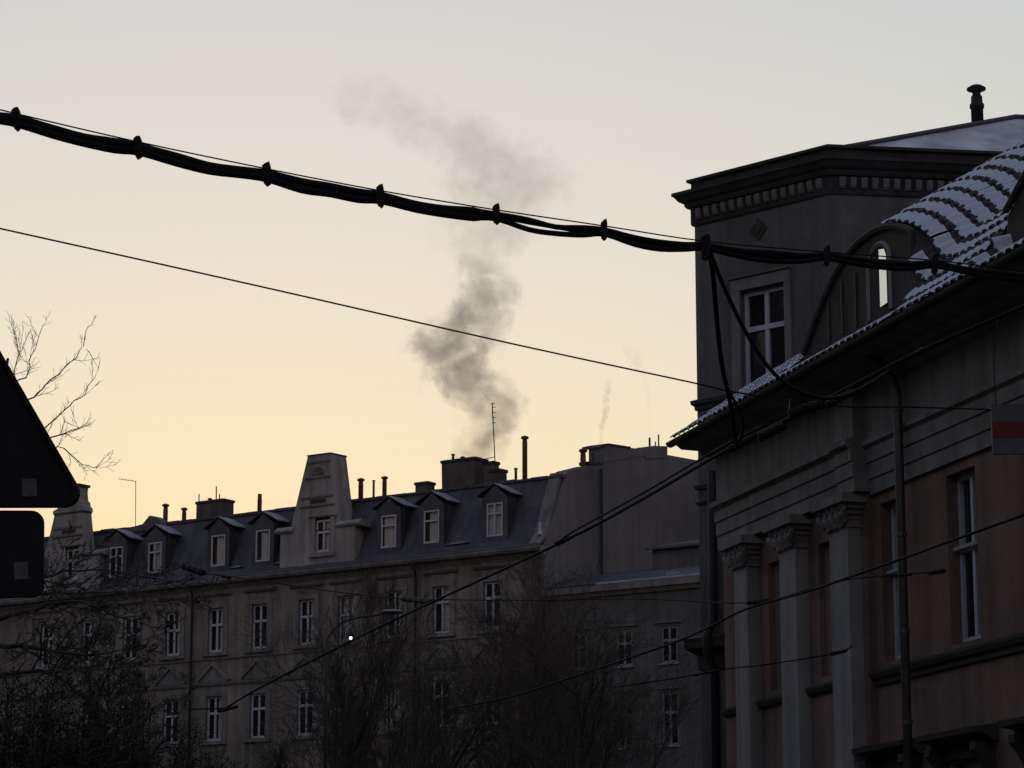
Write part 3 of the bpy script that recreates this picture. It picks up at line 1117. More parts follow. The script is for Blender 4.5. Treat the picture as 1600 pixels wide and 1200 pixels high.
c1 = block(307, 349, 784, 806, -2.5)
pipe(328, 778, 786, -2.8, .07, True)
for (x, t) in ((311, 772), (338, 760), (343, 772)):
    k, _ = rod(x, t, 786, -2.8, .028)
    k.build('aerial', M['steel'], far)
pipe(259, 787, 808, -2.5, .11)
pipe(288, 793, 810, -2.5, .1)
pipe(406, 772, 798, -2.2, .1, False)
pipe(564, 747, 776, -2.2, .11)
pipe(584, 750, 778, -2.2, .05)
pipe(601, 744, 776, -2.2, .1)
block(649, 668, 754, 770, -2.2, depth=.5)
big = block(690, 742, 720, 766, -2.4, flare=.05, depth=.9)
pipe(708, 709, 722, -2.8, .06)
pipe(723, 713, 724, -2.8, .07)
block(756, 771, 722, 756, -2.6, depth=.4)
block(764, 781, 734, 756, -2.2, depth=.5)
pipe(806, 731, 754, -2.0, .06)
pipe(820, 681, 752, -2.0, .11)
pipe(911, 701, 734, -.3, .12, FH=FS)
block(921, 938, 721, 738, -.1, depth=.45, FH=FS)
for (x, t) in ((926, 708), (931, 712), (934, 714)):
    k, _ = rod(x, t, 724, -.3, .03, FH=FS)
    k.build('aerial', M['steel'], far)
# tall mast with rod aerials, and the yagi at the left
k, (u, z, d) = rod(769, 630, 740, -2.5, .022, px2=775)
k.tube([FH.w(u - .02, d, z - .02), FH.w(u + .1, d, z - .02)], .02, 5)
for i in range(4):
    zz_ = z - .15 - .22 * i
    k.tube([FH.w(u - .02 + .004 * i, d, zz_), FH.w(u + .14, d - .05, zz_ - .04)], .016, 4)
k.build('roof_mast', M['steel'], far)
u, z = FH.at(772, 714, -2.5)
u2, z2 = FH.at(742, 721, -2.5)
k = MB()
k.tube([FH.w(u, -2.5, z), FH.w(u2, -2.5, z2)], .018, 5)
for i in range(7):
    t = i / 6
    p = FH.w(u + (u2 - u) * t, -2.5, z + (z2 - z) * t)
    k.tube([p + Vector((0, -.25, -.05)), p + Vector((0, .25, .05))], .01, 4)
k.build('yagi_aerial', M['steel'], far)
k, (u, z, d) = rod(212, 752, 815, -2.6, .016)
u2, z2 = FH.at(185, 748, -2.6)
k.tube([FH.w(u, d, z), FH.w(u2, d, z2)], .014, 5)
for i in range(5):
    t = i / 5
    p = FH.w(u + (u2 - u) * t, d, z + (z2 - z) * t)
    k.tube([p + Vector((0, -.2, -.06)), p + Vector((0, .2, .06))], .01, 4)
k.build('yagi_aerial', M['steel'], far)
# little vent figure by the verge
k = MB()
u, z = FH.at(846, 832, -.1)
k.lathe(FH.w(u, .0, z - .1), [(.12, 0), (.06, .2), (.05, .45), (.03, .5)], 8)
k.build('vent_pipe', M['white_paint'], far)

# ================================================================== taller house behind, its blank fire wall
rear = thing('rear_house', FS.w(10, -4, 0), 'tall house with blank grey fire wall and chimneys beside the tenement roof', 'house')
k = MB()
k.prism(FS, [(4.15, 0), (26, 0), (26, 23.6), (15.6, 23.05), (11.26, 22.84), (9.4, 22.74), (4.2, 22.2)], -.5, -.06)
k.build('wall', M['fire_wall'], rear)
k = MB()
k.prism(FS, [(4.6, 0), (25, 0), (25, 20.2), (13, 20.4), (4.6, 20.2)], -9, -.52)
k.build('rear_wing', M['fire_wall'], rear)
k = MB()
k.prism(FS, [(4.15, 21.6), (8.3, 22.6), (8.3, 22.76), (6.39, 22.58), (4.7, 22.47), (4.15, 22.34)], -.6, -.03)
k.build('parapet', M['fire_wall'], rear)
k = MB()
k.prism(FS, [(7.6, 22.3), (9.35, 22.6), (9.35, 23.1), (8.25, 22.95), (7.6, 22.78)], -.8, -.02)
ch = k.build('chimney', M['fire_wall'], rear)
for (x, t, rr_) in ((1015, 684, .05), (1024, 690, .03), (1029, 679, .035)):
    u, z = FS.at(x, t, -.4)
    k = MB()
    k.tube([FS.w(u, -.4, 22.7), FS.w(u, -.4, z)], rr_, 6)
    k.build('aerial', M['steel'], rear)
k = MB()
for (x0, x1, y0, y1) in ((4.1, 15.6, 22.42, 23.1),):
    k.prism(FS, [(4.1, 22.2), (4.2, 22.36), (4.7, 22.5), (6.4, 22.62), (6.4, 22.56), (4.7, 22.43)], -.95, .02)
k.build('coping', M['dark_trim'], rear)

# ================================================================== lower neighbour in line with the tenement
low = thing('row_house', FH.w(7, -4, 0), 'lower plain row house with snowy eaves right of the tenement, behind bare trees', 'house')
nw = [(c - .37, c + .37, z0, z1) for c in (1.6, 3.7, 5.72, 7.9) for (z0, z1) in ((12.7, 14.1), (9.6, 11.6), (6.3, 8.3))]
k = MB()
k.wall(FH, 0, .06, 14, 0, 15.45, nw, .15)
k.face([FH.w(14, 0, 0), FH.w(14, -9, 0), FH.w(14, -9, 15.45), FH.w(14, 0, 15.45)])
k.build('wall', M['low_wall'], low)
for (a, c, z0, z1) in nw:
    w = casement(low, FH, a, c, z0, z1, -.06, .62, .08, thick=.05, sill=.14, sill_mat=M['far_snow'], paint=M['dull_paint'])
    s_ = MB()
    s_.sweep(FH, [(-.02, z1 + .1), (.08, z1 + .12), (.1, z1 + .2), (-.02, z1 + .22)], a - .25, c + .25)
    s_.build('window_hood', M['far_trim'], w)
k = MB()
k.sweep(FH, [(-.02, 15.42), (.1, 15.45), (.2, 15.6), (.3, 15.62), (.3, 15.86), (-.05, 15.9)], .06, 14)
k.build('cornice', M['far_trim'], low)
k = MB()
k.sweep(FH, [(.26, 15.87), (.28, 15.93), (-1.5, 16.5), (-4.5, 17.1), (-9, 16.0), (-9, 15.87)], .08, 14)
k.build('roof', M['slate'], low)
k = MB()
k.sweep(FH, [(.31, 15.87), (.31, 15.93), (.2, 15.97), (.2, 15.9)], 2.6, 14)
k.build('snow_edge', M['far_snow'], low)
for c in (5.9, 7.6):
    k = MB()
    k.prism(FH, [(c - .2, 15.9), (c + .2, 15.9), (c + .2, 16.15), (c - .2, 16.15)], -.2, .15)
    k.build('snow_guard', M['far_snow'], low)
k = MB()
k.prism(FH, [(3.2, 16.6), (6.4, 16.6), (6.4, 17.7), (3.2, 17.7)], -4.2, -2.9)
dm = k.build('dormer', M['low_wall'], low)
k = MB()
k.sweep(FH, [(-2.7, 17.55), (-2.7, 17.62), (-4.4, 18.05), (-4.4, 17.98)], 3.0, 6.6)
k.build('dormer_roof', M['slate'], dm)


# ================================================================== trees
def perp(t, rnd):
    a = Vector((rnd.uniform(-1, 1), rnd.uniform(-1, 1), rnd.uniform(-1, 1)))
    return (a - t * a.dot(t)).normalized()


def limb(mb, tw, p, dirn, length, r0, lev, rnd, P, budget):
    """one branch and, along it, its children. P: maxlev, up, wander, ratio, kids"""
    n = max(3 if lev < 3 else 2, int(length / P['seg'][min(lev, len(P['seg']) - 1)]))
    pts, t = [Vector(p)], dirn.normalized()
    for i in range(n):
        t = (t + perp(t, rnd) * P['wander'] + Vector((0, 0, P['up'] * (.5 if lev == 0 else 1)))).normalized()
        pts.append(pts[-1] + t * (length / n))
    rad = [max(P['rmin'], r0 * (1 - .8 * i / n)) for i in range(n + 1)]
    (mb if lev < 2 else tw).tube(pts, rad, 7 if lev == 0 else (5 if lev == 1 else 3), cap=False)
    branch_on(mb, tw, pts, rad, length, lev, rnd, P, budget)


def branch_on(mb, tw, pts, rad, length, lev, rnd, P, budget, start=None):
    if lev >= P['maxlev']:
        return
    kids = P['kids'][min(lev, len(P['kids']) - 1)]
    n = len(pts) - 1
    for k in range(kids):
        if budget[0] <= 0:
            return
        budget[0] -= 1
        f = (P['start'] if lev == 0 and start is None else (start or .15)) + (1 - (P['start'] if lev == 0 and start is None else (start or .15))) * (k + rnd.random()) / kids
        f = min(.99, f)
        i = min(n - 1, int(f * n))
        q = pts[i].lerp(pts[i + 1], f * n - i)
        t = (pts[i + 1] - pts[i]).normalized()
        ang = rnd.uniform(*P['ang'])
        dd = (t * math.cos(ang) + perp(t, rnd) * math.sin(ang))
        L = length * P['ratio'] * rnd.uniform(.6, 1.15) * (1.15 - .55 * f)
        limb(mb, tw, q, dd, L, rad[i] * .62, lev + 1, rnd, P, budget)


def tree(base, height, label, seed, name='bare_tree', group='bare winter trees', spread=None, limbs=None, **kw):
    P = dict(maxlev=4, up=.06, wander=.13, ratio=.55, kids=[9, 7, 7, 5], start=.3, ang=(.35, .95), rmin=.006, seg=[.6, .45, .35, .3, .25], r=.16, budget=6000, lean=(0, 0))
    P.update(kw)
    PB = dict(P)
    rnd = random.Random(seed)
    t = thing(name, base, label, 'tree', group)
    mb, tw = MB(), MB()
    bud = [P['budget']]
    if limbs:
        for (pts, r0, r1, over) in limbs:
            P = dict(PB)
            P.update(over)
            pts = [Vector(p) for p in pts]
            # smooth the hand-set course and roughen it a little
            fine = []
            for i in range(len(pts) - 1):
                p0, p1, p2, p3 = pts[max(i - 1, 0)], pts[i], pts[i + 1], pts[min(i + 2, len(pts) - 1)]
                for s in range(4):
                    x = s / 4
                    fine.append(.5 * ((2 * p1) + (p2 - p0) * x + (2 * p0 - 5 * p1 + 4 * p2 - p3) * x * x + (3 * p1 - p0 - 3 * p2 + p3) * x ** 3))
            fine.append(pts[-1])
            fine = [q + Vector((rnd.uniform(-1, 1), rnd.uniform(-1, 1), rnd.uniform(-1, 1))) * .03 for q in fine]
            L = sum((fine[i + 1] - fine[i]).length for i in range(len(fine) - 1))
            rad = [r0 + (r1 - r0) * i / (len(fine) - 1) for i in range(len(fine))]
            mb.tube(fine, rad, 7, cap=False)
            bl = [P.get('perlimb', 3000)]
            branch_on(mb, tw, fine, rad, min(L, P.get('maxL', 3.5)), 1 if r0 < .15 else 0, rnd, P, bl, start=.2)
    else:
        limb(mb, tw, Vector(base), Vector((P['lean'][0], P['lean'][1], 1)), height, P['r'], 0, rnd, P, bud)
    mb.build('trunk', M['bark'], t, clean=False)
    if tw.v:
        tw.build('crown', M['twig'], t, clean=False)
    return t


def gpt(px, y):
    return Vector(((px - 800) / 4345 * y, y, 0))


# the tree behind the road sign, whose outer branches stand against the sky
Y0 = 58
lm = []
tr = [gpt(-60, Y0), at(-58, 1200, Y0), at(-50, 1000, Y0), at(-40, 860, Y0), at(-30, 740, Y0), at(0, 640, Y0), at(10, 560, Y0)]
lm.append((tr, .24, .03, {}))
for ps, r in (([(-38, 830, 0), (10, 740, -1), (50, 690, -1.5), (100, 640, -2), (130, 615, -2), (158, 565, -2)], .05),
              ([(0, 660, 0), (45, 625, -.5), (65, 610, -.6), (100, 575, -1), (125, 550, -1), (137, 510, -1)], .045),
              ([(5, 600, 0), (40, 590, .5), (50, 555, .5), (68, 508, .6)], .04),
              ([(0, 620, 0), (25, 575, .5), (28, 545, .6), (24, 515, .6)], .035),
              ([(20, 720, 0), (80, 683, -.4), (117, 672, -.6), (124, 668, -.6)], .04),
              ([(40, 750, 0), (90, 700, -.4), (130, 727, -.6), (158, 728, -.7)], .03),
              ([(-45, 980, 0), (40, 955, -1), (110, 940, -2), (180, 960, -2.5), (260, 985, -3)], .1),
              ([(-48, 1010, 0), (30, 1010, -1), (90, 1020, -2), (150, 1022, -3), (205, 1012, -3.5)], .11),
              ([(-42, 900, 0), (50, 905, 1), (120, 890, 2), (220, 900, 2), (320, 925, 2)], .07),
              ([(-50, 1060, 0), (60, 1050, -1), (100, 1065, -1.5), (130, 1090, -2), (160, 1120, -2.5)], .09),
              ([(-42, 940, 0), (60, 930, 1), (180, 925, 1.5), (300, 940, 2)], .06)):
    sky_ = ps[-1][1] < 760
    lm.append(([at(x, y, Y0 + dy) for (x, y, dy) in ps], r * (.46 if sky_ else .62), .006, dict(kids=[9, 9, 4, 2], ratio=.5, up=.16, maxL=1.4, maxlev=3, rmin=.0042, wander=.16) if sky_ else {}))
lm = lm[1:] + lm[:1]
tree(tr[0], 14, 'large bare tree behind the triangular sign, twigs reaching into the pale sky', 11, limbs=lm, maxlev=4, kids=[14, 18, 8, 4], ang=(.3, 1.0), ratio=.42, maxL=2.8, up=.04, rmin=.009, perlimb=1500)
tree(gpt(205, 72), 9.6, 'slender bare tree with one straight dark trunk left of the tenement gable', 21, r=.15, kids=[20, 10, 8, 4], start=.4, ang=(.5, 1.15), ratio=.42, budget=8000, rmin=.01)
tree(gpt(560, 80), 9.4, 'bare tree with upright fanned stems below the lit lamp', 31, r=.13, kids=[12, 8, 7, 4], start=.24, ang=(.15, .55), ratio=.56, up=.09, budget=5000, rmin=.0085)
tree(gpt(615, 86), 10.6, 'bare tree with fine brown twigs under the small square chimney', 41, r=.12, kids=[14, 10, 8, 4], start=.3, ang=(.3, 1.1), ratio=.6, up=.06, budget=4800, rmin=.0068)
tree(gpt(690, 91), 11.3, 'bare tree with dense brown twigs left of the large square chimney', 45, r=.13, kids=[14, 10, 8, 4], start=.3, ang=(.3, 1.1), ratio=.6, up=.06, budget=4800, rmin=.0068)
tree(gpt(765, 90), 11.4, 'bare tree with dense brown twigs under the tall rusty pipe', 51, r=.14, kids=[14, 10, 8, 4], start=.3, ang=(.3, 1.1), ratio=.6, up=.06, budget=4800, rmin=.0068)
tree(gpt(925, 78), 9.3, 'forked bare tree with thick trunk in front of the fire wall', 61, r=.22, kids=[12, 9, 8, 4], start=.26, ang=(.3, .95), ratio=.62, up=.06, budget=4600, lean=(.03, 0), rmin=.007)
tree(gpt(1025, 84), 9.0, 'bare tree with low spreading twigs beside the dark corner pilaster', 71, r=.12, kids=[13, 10, 8, 4], start=.3, ang=(.5, 1.2), ratio=.58, up=.04, budget=4500, rmin=.007)
tree(gpt(835, 92), 11.2, 'bare tree between the tall rusty pipe and the forked tree', 75, r=.12, kids=[13, 10, 8, 4], start=.3, ang=(.3, 1.1), ratio=.58, up=.06, budget=4500, rmin=.0068)
tree(gpt(505, 82), 7.6, 'thin bare tree in front of the curved lamp post', 85, r=.09, kids=[12, 9, 8, 4], start=.3, ang=(.3, 1.0), ratio=.5, up=.06, budget=5000, rmin=.008)
tree(gpt(425, 84), 6.9, 'low bare tree under the pedimented windows of the tenement', 81, r=.1, kids=[12, 9, 8, 4], start=.3, ang=(.3, .8), ratio=.45, up=.07, budget=4500, rmin=.009)
tree(gpt(250, 138), 25.0, 'distant bare tree whose upright tips show above the roof ridge', 91, r=.2, kids=[26, 8, 5, 3], start=.7, ang=(.15, .5), ratio=.24, up=.1, budget=1600, rmin=.016)

# dense dark shrub filling the lower left
def shrub(px, y, h, w, label, seed, n=2600):
    rnd = random.Random(seed)
    base = gpt(px, y)
    t = thing('shrub', base, label, 'shrub', 'dark shrubs at the lower left')
    st, lv = MB(), MB()
    tips = []
    for i in range(110):
        a, rr_ = rnd.uniform(0, 6.28), math.sqrt(rnd.random()) * w
        top = base + Vector((rr_ * math.cos(a), rr_ * math.sin(a), h * (1 - .38 * (rr_ / w) ** 2) * rnd.uniform(.8, 1.03)))
        bs = base + Vector((rr_ * .3 * math.cos(a), rr_ * .3 * math.sin(a), 0))
        mid = bs.lerp(top, .5) + Vector((rnd.uniform(-.2, .2), rnd.uniform(-.2, .2), .2))
        st.tube([bs, mid, top], [.05, .03, .008], 4, cap=False)
        for k in range(22):
            q = mid.lerp(top, k / 22)
            dd = Vector((rnd.uniform(-1, 1), rnd.uniform(-1, 1), rnd.uniform(-.1, 1))).normalized()
            e_ = q + dd * rnd.uniform(.35, .8)
            st.tube([q, q.lerp(e_, .5) + Vector((0, 0, .04)), e_], [.014, .01, .006], 3, cap=False)
            tips.append((q, e_))
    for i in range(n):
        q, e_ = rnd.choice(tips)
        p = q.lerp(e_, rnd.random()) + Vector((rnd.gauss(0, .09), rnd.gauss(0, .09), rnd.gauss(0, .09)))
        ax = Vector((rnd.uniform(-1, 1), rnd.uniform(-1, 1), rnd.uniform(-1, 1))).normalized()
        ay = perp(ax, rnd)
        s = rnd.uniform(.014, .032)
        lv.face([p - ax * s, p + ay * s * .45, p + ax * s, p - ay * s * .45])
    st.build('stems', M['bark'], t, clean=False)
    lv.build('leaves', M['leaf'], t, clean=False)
    return t


shrub(20, 50, 7.0, 2.3, 'dark dense shrub at the lower left corner under the rectangular plate', 5, 60000)
shrub(190, 52, 6.9, 2.1, 'dark dense shrub below the slender straight tree trunk', 6, 55000)
shrub(320, 54, 5.9, 1.8, 'dark dense shrub, lowest and farthest right of the dark shrubs', 8, 34000)


# ================================================================== wires and cables
def course(ps, n=6):
    """smooth course through (px, py, distance) points"""
    pts = [at(x, y, d) for (x, y, d) in ps]
    out = []
    for i in range(len(pts) - 1):
        p0, p1, p2, p3 = pts[max(i - 1, 0)], pts[i], pts[i + 1], pts[min(i + 2, len(pts) - 1)]
        for s in range(n):
            x = s / n
            out.append(.5 * ((2 * p1) + (p2 - p0) * x + (2 * p0 - 5 * p1 + 4 * p2 - p3) * x * x + (3 * p1 - p0 - 3 * p2 + p3) * x ** 3))
    out.append(pts[-1])
    return out


def wire(ps, r, label, name='overhead_wire', group=None, m='rubber', cat='wire', n=6):
    w = MB()
    w.tube(course(ps, n), r, 7)
    return tag(w.build(name, M[m], None, True), label, cat, group)


def insulator(parent, p, q, r, name='insulator', ribs=4):
    k = MB()
    p, q = Vector(p), Vector(q)
    pts, rad = [], []
    for i in range(ribs * 2 + 1):
        t = i / (ribs * 2)
        pts.append(p.lerp(q, t))
        rad.append(r * .62 * (1 if i % 2 else .72))
    k.tube(pts, rad, 8)
    return k.build(name, M['rubber'], parent)


def dist(px):
    return 16.5 + px * .0022


cl = [(-170, 130), (27, 178), (217, 222), (418, 264), (595, 298), (776, 328), (944, 353), (1102, 377), (1291, 394), (1460, 407), (1640, 428)]
bundle = thing('cable_bundle', at(27, 190, dist(27)), 'thick black cable bundle clamped under a thin wire across the sky', 'cable')
k = MB()
k.tube(course([(x, y, dist(x)) for x, y in cl], 4), .005, 6)
k.build('carrier_wire', M['rubber'], bundle)
rb = random.Random(2)
for ci, (off0, sag, r) in enumerate(((9, 4.5, .028), (19, 6, .028), (14, 8, .025))):
    ps = []
    for i, (x, y) in enumerate(cl):
        sh = 1.0 if i < 5 else max(.55, 1 - (i - 4) * .08)
        tight = .8 if i < len(cl) - 3 else .75
        ps.append((x, y + off0 * sh * tight, dist(x) + (.02 if ci == 2 else 0)))
        if i < len(cl) - 1:
            x2, y2 = cl[i + 1]
            for t in (.3, .55, .8):
                sg = sag * (.8 + .4 * rb.random()) * math.sin(math.pi * t) * sh
                sep = (4.5 if ci == 1 and i >= 5 else (-2 if ci == 2 and i >= 5 else 0)) * math.sin(math.pi * t)
                ps.append((x + (x2 - x) * t, y + (y2 - y) * t + off0 * sh * tight + sg + sep + rb.uniform(-2.2, 2.2), dist(x + (x2 - x) * t) + (.02 if ci == 2 else 0)))
    k = MB()
    k.tube(course(ps, 3), [r * (1 if i < 58 else .72) for i in range((len(ps) - 1) * 3 + 1)], 8)
    k.build('cable', M['rubber'], bundle, True)
for i, (x, y) in enumerate(cl[1:-1]):
    d = dist(x)
    sh = 1.0 if i < 4 else .85
    big = 1.35 if x == 1102 else 1.0
    k = MB()
    w = 6.5 * big * rb.uniform(.85, 1.15)
    F2 = Frame(0, d - .03, 90)

    def loc(px, py):
        p = at(px, py, d)
        return (p.x, p.z)
    shape = [(x - w, y - 1), (x - w * .3, y - 5), (x + w * .55, y - rb.uniform(4, 9)), (x + w * .8, y + 0), (x + w * .7, y + 23 * sh * big), (x - w * rb.uniform(-.2, .4), y + 27 * sh * big), (x - w * .8, y + 22 * sh * big)]
    k.prism(F2, [loc(*q) for q in shape], -.05, .04)
    k.build('clamp', M['rubber'], bundle)

wire([(-160, 321, 21), (0, 357, 21.3), (400, 446, 22), (800, 537, 22.7), (1083, 598, 23.3), (1150, 613, 23.5), (1300, 634, 24), (1420, 636, 24.2), (1550, 640, 24.4)], .0075, 'thin single wire slanting below the cable bundle across the sky', n=4)
fa = wire([(1108, 392, 19.1), (1114, 430, 19.4), (1120, 500, 20), (1128, 570, 20.8), (1141, 630, 21.6), (1150, 692, 22.4)], .019, 'black feeder cable dropping straight down past the tower window', 'feeder_cable', 'black feeder cables', cat='cable')
fb = wire([(1110, 394, 19.1), (1132, 450, 19.4), (1166, 520, 19.8), (1208, 582, 20.3), (1255, 614, 20.8), (1302, 622, 21.2), (1352, 604, 21.6), (1400, 572, 22), (1440, 545, 22.4)], .016, 'black feeder cable swinging in a wide curve under the snowy eaves', 'feeder_cable', 'black feeder cables', cat='cable')
wire([(1128, 560, 20.7), (1135, 600, 21.3), (1160, 655, 22), (1156, 690, 22.4)], .012, 'short black feeder loop beside the straight feeder cable', 'feeder_cable', 'black feeder cables', cat='cable')

span = thing('span_wire', at(1130, 706, 24), 'double black span wire rising from the bare trees to the snowy eaves', 'wire')
k = MB()
k.tube(course([(345, 1112, 44), (400, 1078, 42.5), (545, 1003, 39), (660, 948, 36), (880, 846, 31), (1000, 782, 28), (1130, 706, 25), (1240, 650, 23.4), (1330, 604, 22.4), (1440, 548, 21.6), (1620, 470, 20.6)], 5), .017, 7)
k.build('wire', M['rubber'], span, True)
k = MB()
k.tube(course([(875, 845, 31), (900, 828, 30.4), (1000, 773, 28), (1130, 697, 25), (1200, 662, 24)], 5), .0115, 7)
k.build('wire', M['rubber'], span, True)
insulator(span, at(868, 851, 31), at(890, 840, 31), .055, 'tensioner', 3)
for (x0, y0, x1, y1, d, r) in ((1140, 702, 1180, 682, 24.2, .06), (1185, 684, 1228, 664, 23.6, .075), (1232, 648, 1286, 630, 22.8, .085), (1290, 634, 1332, 612, 22.3, .06), (340, 1112, 372, 1104, 44, .05)):
    insulator(span, at(x0, y0, d), at(x1, y1, d), r, ribs=5)
k = MB()
Fk = Frame(0, 22.9, 90)
pk = [at(x, y, 22.9) for (x, y) in ((1234, 624), (1246, 622), (1252, 640), (1250, 652), (1232, 650))]
k.prism(Fk, [(p.x, p.z) for p in pk], -.05, .05)
k.build('tension_box', M['rubber'], span)

w = wire([(700, 1108, 44), (800, 1088, 41), (900, 1056, 38.5), (1063, 1000, 34.5), (1165, 952, 32), (1262, 924, 30), (1400, 876, 27.5), (1500, 840, 26), (1640, 790, 24.5)], .015, 'black overhead wire crossing the columns and windows of the apartment house')
insulator(w, at(1168, 942, 31.8), at(1200, 938, 31.5), .045)
w = wire([(640, 936, 40), (800, 938, 38), (1000, 936, 35.5), (1168, 942, 31.8), (1260, 922, 31.2), (1330, 905, 31), (1400, 899, 31), (1478, 892, 31.5)], .007, 'faint thin wire with two small insulators ending at the near windows')
insulator(w, at(1404, 900, 31), at(1426, 897, 31), .03, ribs=3)
insulator(w, at(1452, 896, 31.3), at(1476, 892, 31.5), .045, ribs=4)
w = wire([(960, 1074, 36), (1060, 1059, 35.2), (1130, 1046, 34.6), (1200, 1038, 34.4), (1300, 1022, 34.6), (1322, 1016, 34.8), (1331, 1008, 36.5)], .009, 'black wire anchored on the middle of the third column')
insulator(w, at(1298, 1022, 34.6), at(1322, 1017, 34.8), .045)
insulator(w, at(1080, 1056, 35), at(1126, 1047, 34.6), .03, ribs=3)
w = wire([(270, 876, 46), (300, 892, 45), (400, 906, 43), (520, 924, 40.5), (640, 937, 37.5), (668, 942, 36)], .010, 'black wire with insulators across the tenement top windows')
insulator(w, at(286, 884, 45.4), at(318, 895, 44.6), .11)
insulator(w, at(346, 900, 44), at(360, 903, 43.8), .04, ribs=2)
insulator(w, at(628, 935, 37.8), at(674, 941, 36), .075, ribs=5)
w = wire([(300, 1108, 43.6), (345, 1107, 44), (368, 1104, 44)], .012, 'short black wire stub joining the lower end of the span wire')

# ================================================================== road sign seen from behind
sg = thing('road_sign', Vector((at(-55, 790, 10).x, 10, 0)), 'backs of a triangular road sign and a rectangular plate, black against the sky', 'road sign')
SF = Frame(0, 10, 90)


def rounded(pts, r, n=6):
    out = []
    m_ = len(pts)
    for i in range(m_):
        p, a, c = Vector(pts[i]), Vector(pts[i - 1]), Vector(pts[(i + 1) % m_])
        ta, tc_ = (a - p).normalized(), (c - p).normalized()
        half = ta.angle(tc_) / 2
        L = r / math.tan(half)
        cen = p + (ta + tc_).normalized() * (r / math.sin(half))
        s, e_ = p + ta * L, p + tc_ * L
        a0 = math.atan2(s.y - cen.y, s.x - cen.x)
        a1 = math.atan2(e_.y - cen.y, e_.x - cen.x)
        da = (a1 - a0 + math.pi) % (2 * math.pi) - math.pi
        out += [(cen.x + r * math.cos(a0 + da * k / n), cen.y + r * math.sin(a0 + da * k / n)) for k in range(n + 1)]
    return out


def S2(px, py):
    p = at(px, py, 10)
    return (p.x, p.z)


tri = rounded([S2(-249, 793), S2(141, 792), S2(-54, 455)], .055)
k = MB()
k.prism(SF, tri, -.025, 0)
k.build('triangle_plate', M['sign_back'], sg)
k = MB()   # folded rim
cx = sum(p[0] for p in tri) / len(tri)
cz = sum(p[1] for p in tri) / len(tri)
ins = [(cx + (x - cx) * .955, cz + (z - cz) * .955) for (x, z) in tri]
for i in range(len(tri)):
    j = (i + 1) % len(tri)
    k.face([SF.w(tri[i][0], .0, tri[i][1]), SF.w(tri[j][0], .0, tri[j][1]), SF.w(tri[j][0], .02, tri[j][1]), SF.w(tri[i][0], .02, tri[i][1])])
    k.face([SF.w(tri[i][0], .02, tri[i][1]), SF.w(tri[j][0], .02, tri[j][1]), SF.w(ins[j][0], .02, ins[j][1]), SF.w(ins[i][0], .02, ins[i][1])])
k.build('rim', M['sign_back'], sg)
k = MB()
rec = rounded([S2(-178, 933), S2(68, 933), S2(68, 798), S2(-178, 797)], .045)
k.prism(SF, rec, -.02, .005)
k.build('lower_plate', M['sign_back'], sg)
for (x0, y0, x1, y1, dd) in ((34, 749, 57, 775, .003), (22, 879, 44, 905, .008)):
    k = MB()
    k.prism(SF, [S2(x0, y0), S2(x1, y0 - 1), S2(x1 + 1, y1), S2(x0 + 1, y1 + 1)], dd - .002, dd)
    k.build('sticker', M['sticker'], sg)
k = MB()
px_ = at(-55, 790, 10).x
k.tube([Vector((px_, 9.94, 0)), Vector((px_, 9.94, 3.95))], .03, 12)
k.build('post', M['steel'], sg, True)
for y in (560, 740, 850, 900):
    k = MB()
    z = at(-55, y, 10).z
    k.box(SF, px_ - .05, px_ + .05, .0, .1, z - .015, z + .015)
    k.build('clamp', M['steel'], sg)

# ================================================================== striped board at the right
BY = 24.4
sb = thing('striped_board', at(1610, 672, BY), 'red and grey striped board hanging at the right picture edge', 'sign')
BF = Frame(0, BY, 90)
p0, p1 = at(1548, 632, BY), at(1700, 710, BY)
zs_ = [at(1548, y, BY).z for y in (632, 658, 684, 710)]
for nm, i, mm in (('upper_band', 0, 'sign_white'), ('red_band', 1, 'sign_red'), ('lower_band', 2, 'sign_white')):
    k = MB()
    k.box(BF, p0.x, p1.x, -.02, .02 + (.004 if i == 1 else 0), zs_[i + 1], zs_[i])
    k.build(nm, M[mm], sb)
k = MB()
k.tube([at(1556, 634, BY), at(1552, 560, BY), at(1560, 498, 20.9 + .0)], .006, 5)
k.build('hanger', M['steel'], sb)
k = MB()
k.tube([at(1690, 634, BY), at(1690, 445, 20.4)], .006, 5)
k.build('hanger', M['steel'], sb)

# ================================================================== street lamp with curved arm, and the lit lamp on the span wire
LY = 74
lp = thing('street_lamp', gpt(508, LY), 'street lamp with long curved arm and snow on its head, above bare branches', 'street lamp')
k = MB()
k.tube([gpt(508, LY), at(509, 1100, LY), at(511, 1000, LY)], [.06, .045, .03], 8)
k.build('post', M['steel'], lp, True)
k = MB()
k.tube(course([(511, 1000, LY), (518, 988, LY), (536, 972, LY), (562, 965, LY), (600, 960, LY)], 4), .026, 6)
k.build('arm', M['steel'], lp, True)
k = MB()
c_ = at(612, 957, LY)
k.ball(c_, .32, 12, sz=(1, .45, .16))
hd = k.build('lamp_head', M['steel'], lp, True)
k = MB()
k.ball(c_ + Vector((0, 0, .04)), .29, 12, sz=(1, .42, .16))
k.build('snow_cap', M['far_snow'], hd, True)
hl = thing('hanging_lamp', at(548, 997, 38.7), 'small lit white lamp on the wire in front of the tenement', 'lamp')
k = MB()
k.ball(at(548, 997, 38.7), .022, 12)
k.build('bulb', M['lamp_glow'], hl, True)
k = MB()
c_ = at(548, 997, 38.8)
k.lathe(c_, [(.05, .035), (.05, .06), (.03, .075), (.012, .1)], 10)
k.build('lamp_shade', M['steel'], hl, True)


